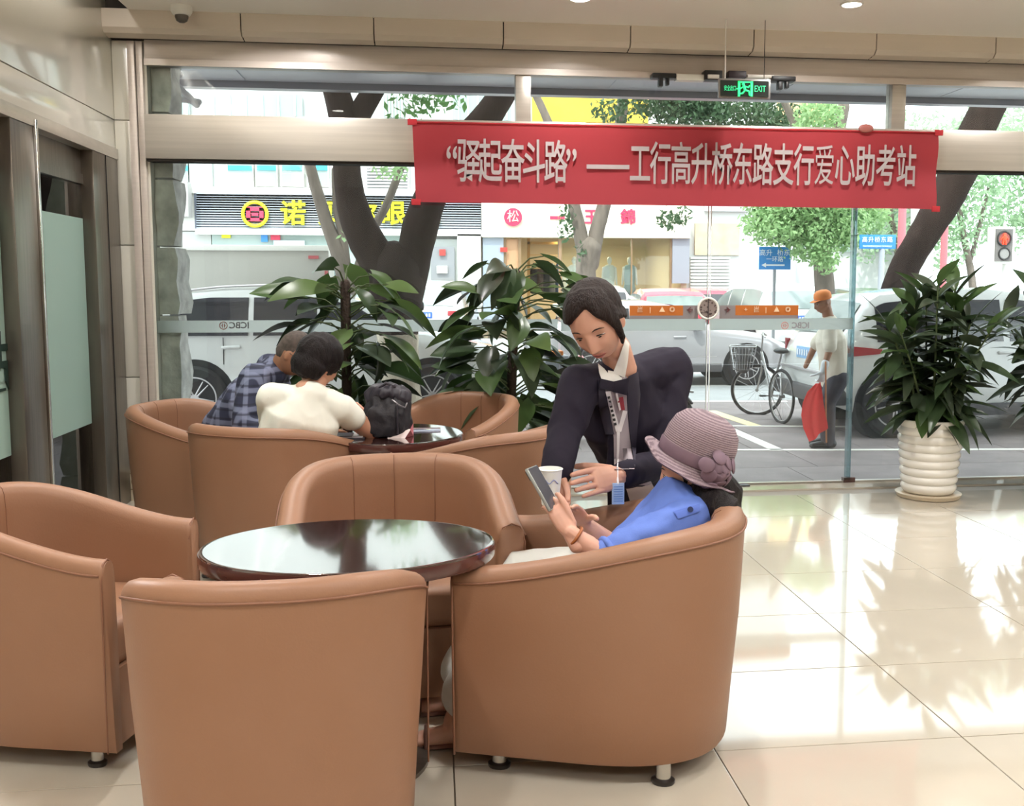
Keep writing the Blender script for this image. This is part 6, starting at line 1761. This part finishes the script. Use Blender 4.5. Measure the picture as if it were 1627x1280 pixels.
for s, x in ((-1, -.02), (1, .05)):
    f_ = gd_(x, s * .1, .05); MB().tube([f_ + V((.05, 0, 0)), f_ + V((-.06, 0, -.005)), f_ + V((-.17, 0, -.015))], [(.045, .045), (.048, .04), (.04, .03)], 12, lat=(0, 1, 0)).obj('shoe', m_black, grd, 60, world=True)
MB().box(Gj['shN'] + V((-.05, -.07, .045)), Gj['shN'] + V((.08, .09, .075)), .012).obj('shoulder_patch', m_or, grd, 40, world=True)
cp = Gj['hc'] + Rg @ V((0, -.012, .035))
cpt = thing('cap', 'orange cap on the head of the flag man', 'cap', cp); cpt.rotation_euler = Rg.to_euler()
MB().lathe([(.090, .0), (.094, .03), (.086, .07), (.055, .095), (.01, .103)], 28).obj('crown', m_or, cpt, 60)
MB().tube([(0, .07, .005), (0, .13, -.006)], [(.075, .006), (.055, .005)], 14, lat=(1, 0, 0)).obj('peak', m_or, cpt, 60)
m_glv = mat('white glove', '#d6dade', .8)
hb_ = MB(); add_hand(hb_, Gj['wrN'], V((-.15, -.02, -1)), V((-.2, 1, 0)), V((-1, 0, 0)), curl=(.9, .9, .9, .9), thumb=.6, sc=1.1)
hb_.tube([Gj['wrN'] + V((.02, 0, .07)), Gj['wrN'] + V((0, 0, -.01))], [.042, .036], 12)
o = link('glove', fuse(hb_, .006, 2), grd, True); o.data.materials.append(m_glv)
fg = thing('red_flag', 'limp red flag on an orange stick held down by the flag man', 'flag', gp(1309, 650, -.30))
MB().tube([gp(1312, 575, -.30), gp(1312, 640, -.30), gp(1313, 702, -.28)], .009, 8).obj('stick', mat('stick orange', '#b9764a', .5), fg, 60, world=True)
mb = MB(); g2 = []
Lp = [(1296, 610), (1284, 622), (1277, 640), (1275, 660), (1278, 680), (1287, 702)]; Rp2 = [(1304, 607), (1306, 620), (1308, 640), (1311, 660), (1314, 672), (1315, 680)]
for i in range(21):
    row = []
    for j in range(13):
        a = poly_at(Lp, i / 20); b = poly_at(Rp2, i / 20); v = j / 12
        p = gp(lerp(a[0], b[0], v), lerp(a[1], b[1], v), -.30)
        p.y += .035 * math.sin(v * 9 + i * .12) * (.4 + .6 * (1 - v)) ; row.append(mb.b.verts.new(p))
    g2.append(row)
for i in range(20):
    for j in range(12): mb.b.faces.new((g2[i][j], g2[i][j + 1], g2[i + 1][j + 1], g2[i + 1][j]))
mb.obj('cloth', film_mat('flag red', '#e0403e', .35, .8), fg, 180, world=True)

# ---------------------------------------------------------------- rider far off in the street
ry = 21.5; rp0 = at(666, 490, ry)
rd = V((rp0.x, ry, -.3))
def rz_(x, y, z): return rd + V((x, y, z))
def r_body(mb):
    torso(mb, [rz_(.05, 0, .62), rz_(.06, 0, .85), rz_(.03, 0, 1.05)], [(.16, .11), (.16, .11), (.08, .07)], (0, 1, 0))
    mb.tube([rz_(.03, 0, 1.0), rz_(-.0, 0, 1.2)], [.06, .055], 10)
    for s in (-1, 1):
        mb.tube([rz_(.04, s * .17, .98), rz_(-.10, s * .22, .80), rz_(-.32, s * .2, .78)], [.05, .042, .03], 10)
        mb.tube([rz_(.05, s * .09, .62), rz_(-.30, s * .12, .58), rz_(-.25, s * .12, .12)], [.08, .06, .04], 10)
rid = flesh('person', 'small dark haired rider in grey, seen between the tree trunk and the far white suv', rd, r_body, None, lambda mb: add_head(mb, rz_(-.02, 0, 1.27), frame((-1, -.2, -.1), (0, 0, 1)), .95), skin1, .015)
o = link('hair', fuse(MB().ball(rz_(0, 0, 1.32), (.105, .095, .10), 14, 10).ball(rz_(.04, 0, 1.26), (.07, .085, .08), 14, 10), .015, 2), rid, True); o.data.materials.append(m_hblack)
mb = MB(); torso(mb, [rz_(.05, 0, .58), rz_(.06, 0, .85), rz_(.03, 0, 1.06)], [(.19, .14), (.19, .14), (.09, .08)], (0, 1, 0))
for s in (-1, 1): mb.tube([rz_(.04, s * .17, .98), rz_(-.10, s * .22, .80), rz_(-.28, s * .2, .78)], [.07, .06, .045], 10)
cloth('jacket', mb, mat('grey jacket', '#8f8c90', .8), rid, .015, .008, 8)
e2 = copytree(es); e2.location = (rd.x - .1, ry, -.3); e2['label'] = 'electric scooter under the far rider, hidden behind the pearl white suv'; e2['group'] = 'electric scooters'

# ================================================================ things on the far table
bpk = thing('backpack', 'black slouching backpack standing on the far table', 'bag', at(616, 703, 5.03))
bpk.location.z = .661; bl = bpk.location
m_bag = mat('black nylon', '#1f1c22', .6, bump=(40, .3)); m_bag2 = mat('black nylon folds', '#2b2730', .5)
mb = MB().tube([bl + V((0, 0, .01)), bl + V((0, 0, .08)), bl + V((.005, 0, .16)), bl + V((-.01, 0, .235))], [(.115, .09), (.122, .095), (.11, .09), (.07, .06)], 20, lat=(1, 0, 0), round_ends=False)
mb.box(bl + V((-.09, -.10, .02)), bl + V((.08, -.06, .15)), .03)
o = link('bag_body', fuse(mb, .007, 4, .008, 16, 4), bpk, True); o.data.materials.append(m_bag)
mb = MB().ball(bl + V((.0, -.01, .215)), (.075, .07, .04), 14, 10).ball(bl + V((-.05, 0, .20)), (.05, .05, .05), 12, 8).ball(bl + V((.06, 0, .19)), (.05, .06, .05), 12, 8)
o = link('gathered_top', fuse(mb, .007, 2, .016, 22, 7), bpk, True); o.data.materials.append(m_bag2)
MB().tube([bl + V((-.04, -.05, .24)), bl + V((.0, -.06, .27)), bl + V((.04, -.05, .25))], .008, 8).obj('handle', m_bag2, bpk, 60, world=True)
MB().tube([bl + V((.03, -.09, .19)), bl + V((.06, -.10, .165)), bl + V((.09, -.085, .15)), bl + V((.10, -.08, .17))], .004, 6).obj('zip_pull', mat('zip silver', '#a9a6ac', .3, metal=.6), bpk, 60, world=True)
MB().box(bl + V((.05, -.115, .02)), bl + V((.058, -.095, .17)), .003).obj('seam', m_bag2, bpk, 30, world=True)
tp = thing('tissue_packet', 'folded white and pink paper packet beside the black backpack', 'packet', at(634, 697, 4.97)); tp.location.z = .661
MB().prism([(-.055, -.03, .0), (.03, -.035, .0), (.055, -.01, .035), (-.03, -.005, .035)], (0, .02, .004)).obj('flap', mat('paper pale', '#e0cfcc', .7), tp, None)
MB().prism([(-.03, .03, .0), (.07, .03, .0), (.07, .045, .06), (-.03, .045, .06)], (0, .006, 0)).obj('cover', mat('packet pink', '#d7828a', .6), tp, None)
MB().prism([(.03, -.03, 0), (.055, -.005, .034), (.068, .03, 0)], (.002, 0, .002)).obj('gusset', mat('packet shade', '#8c4a4c', .7), tp, None)
nb_ = thing('notebook', 'dark clipboard with papers under the arm of the person in white', 'notebook', at(545, 694, 5.0)); nb_.location.z = .661
MB().box((-.11, -.08, 0), (.11, .08, .008), .002).obj('board', mat('clipboard dark', '#3a363c', .4), nb_, 30)
MB().box((-.10, -.07, .0085), (.10, .07, .014)).obj('paper', mat('paper grey', '#b4b2b4', .7), nb_, None)
MB().box((-.105, -.075, .0145), (.05, .05, .017)).obj('phone_on_paper', mat('dark sheet', '#4c4a52', .3), nb_, None)
gs = tag(link('glass_sheet', MB().box((-.09, -.07, 0), (.09, .07, .004), .001).mesh('glass_sheet', mat('pale sheet', '#9fa3b8', .12, coat=.5), 30)), 'pale bluish plastic sheet lying right of the backpack on the far table', 'sheet')
gs.location = at(672, 682, 5.2); gs.location.z = .6615
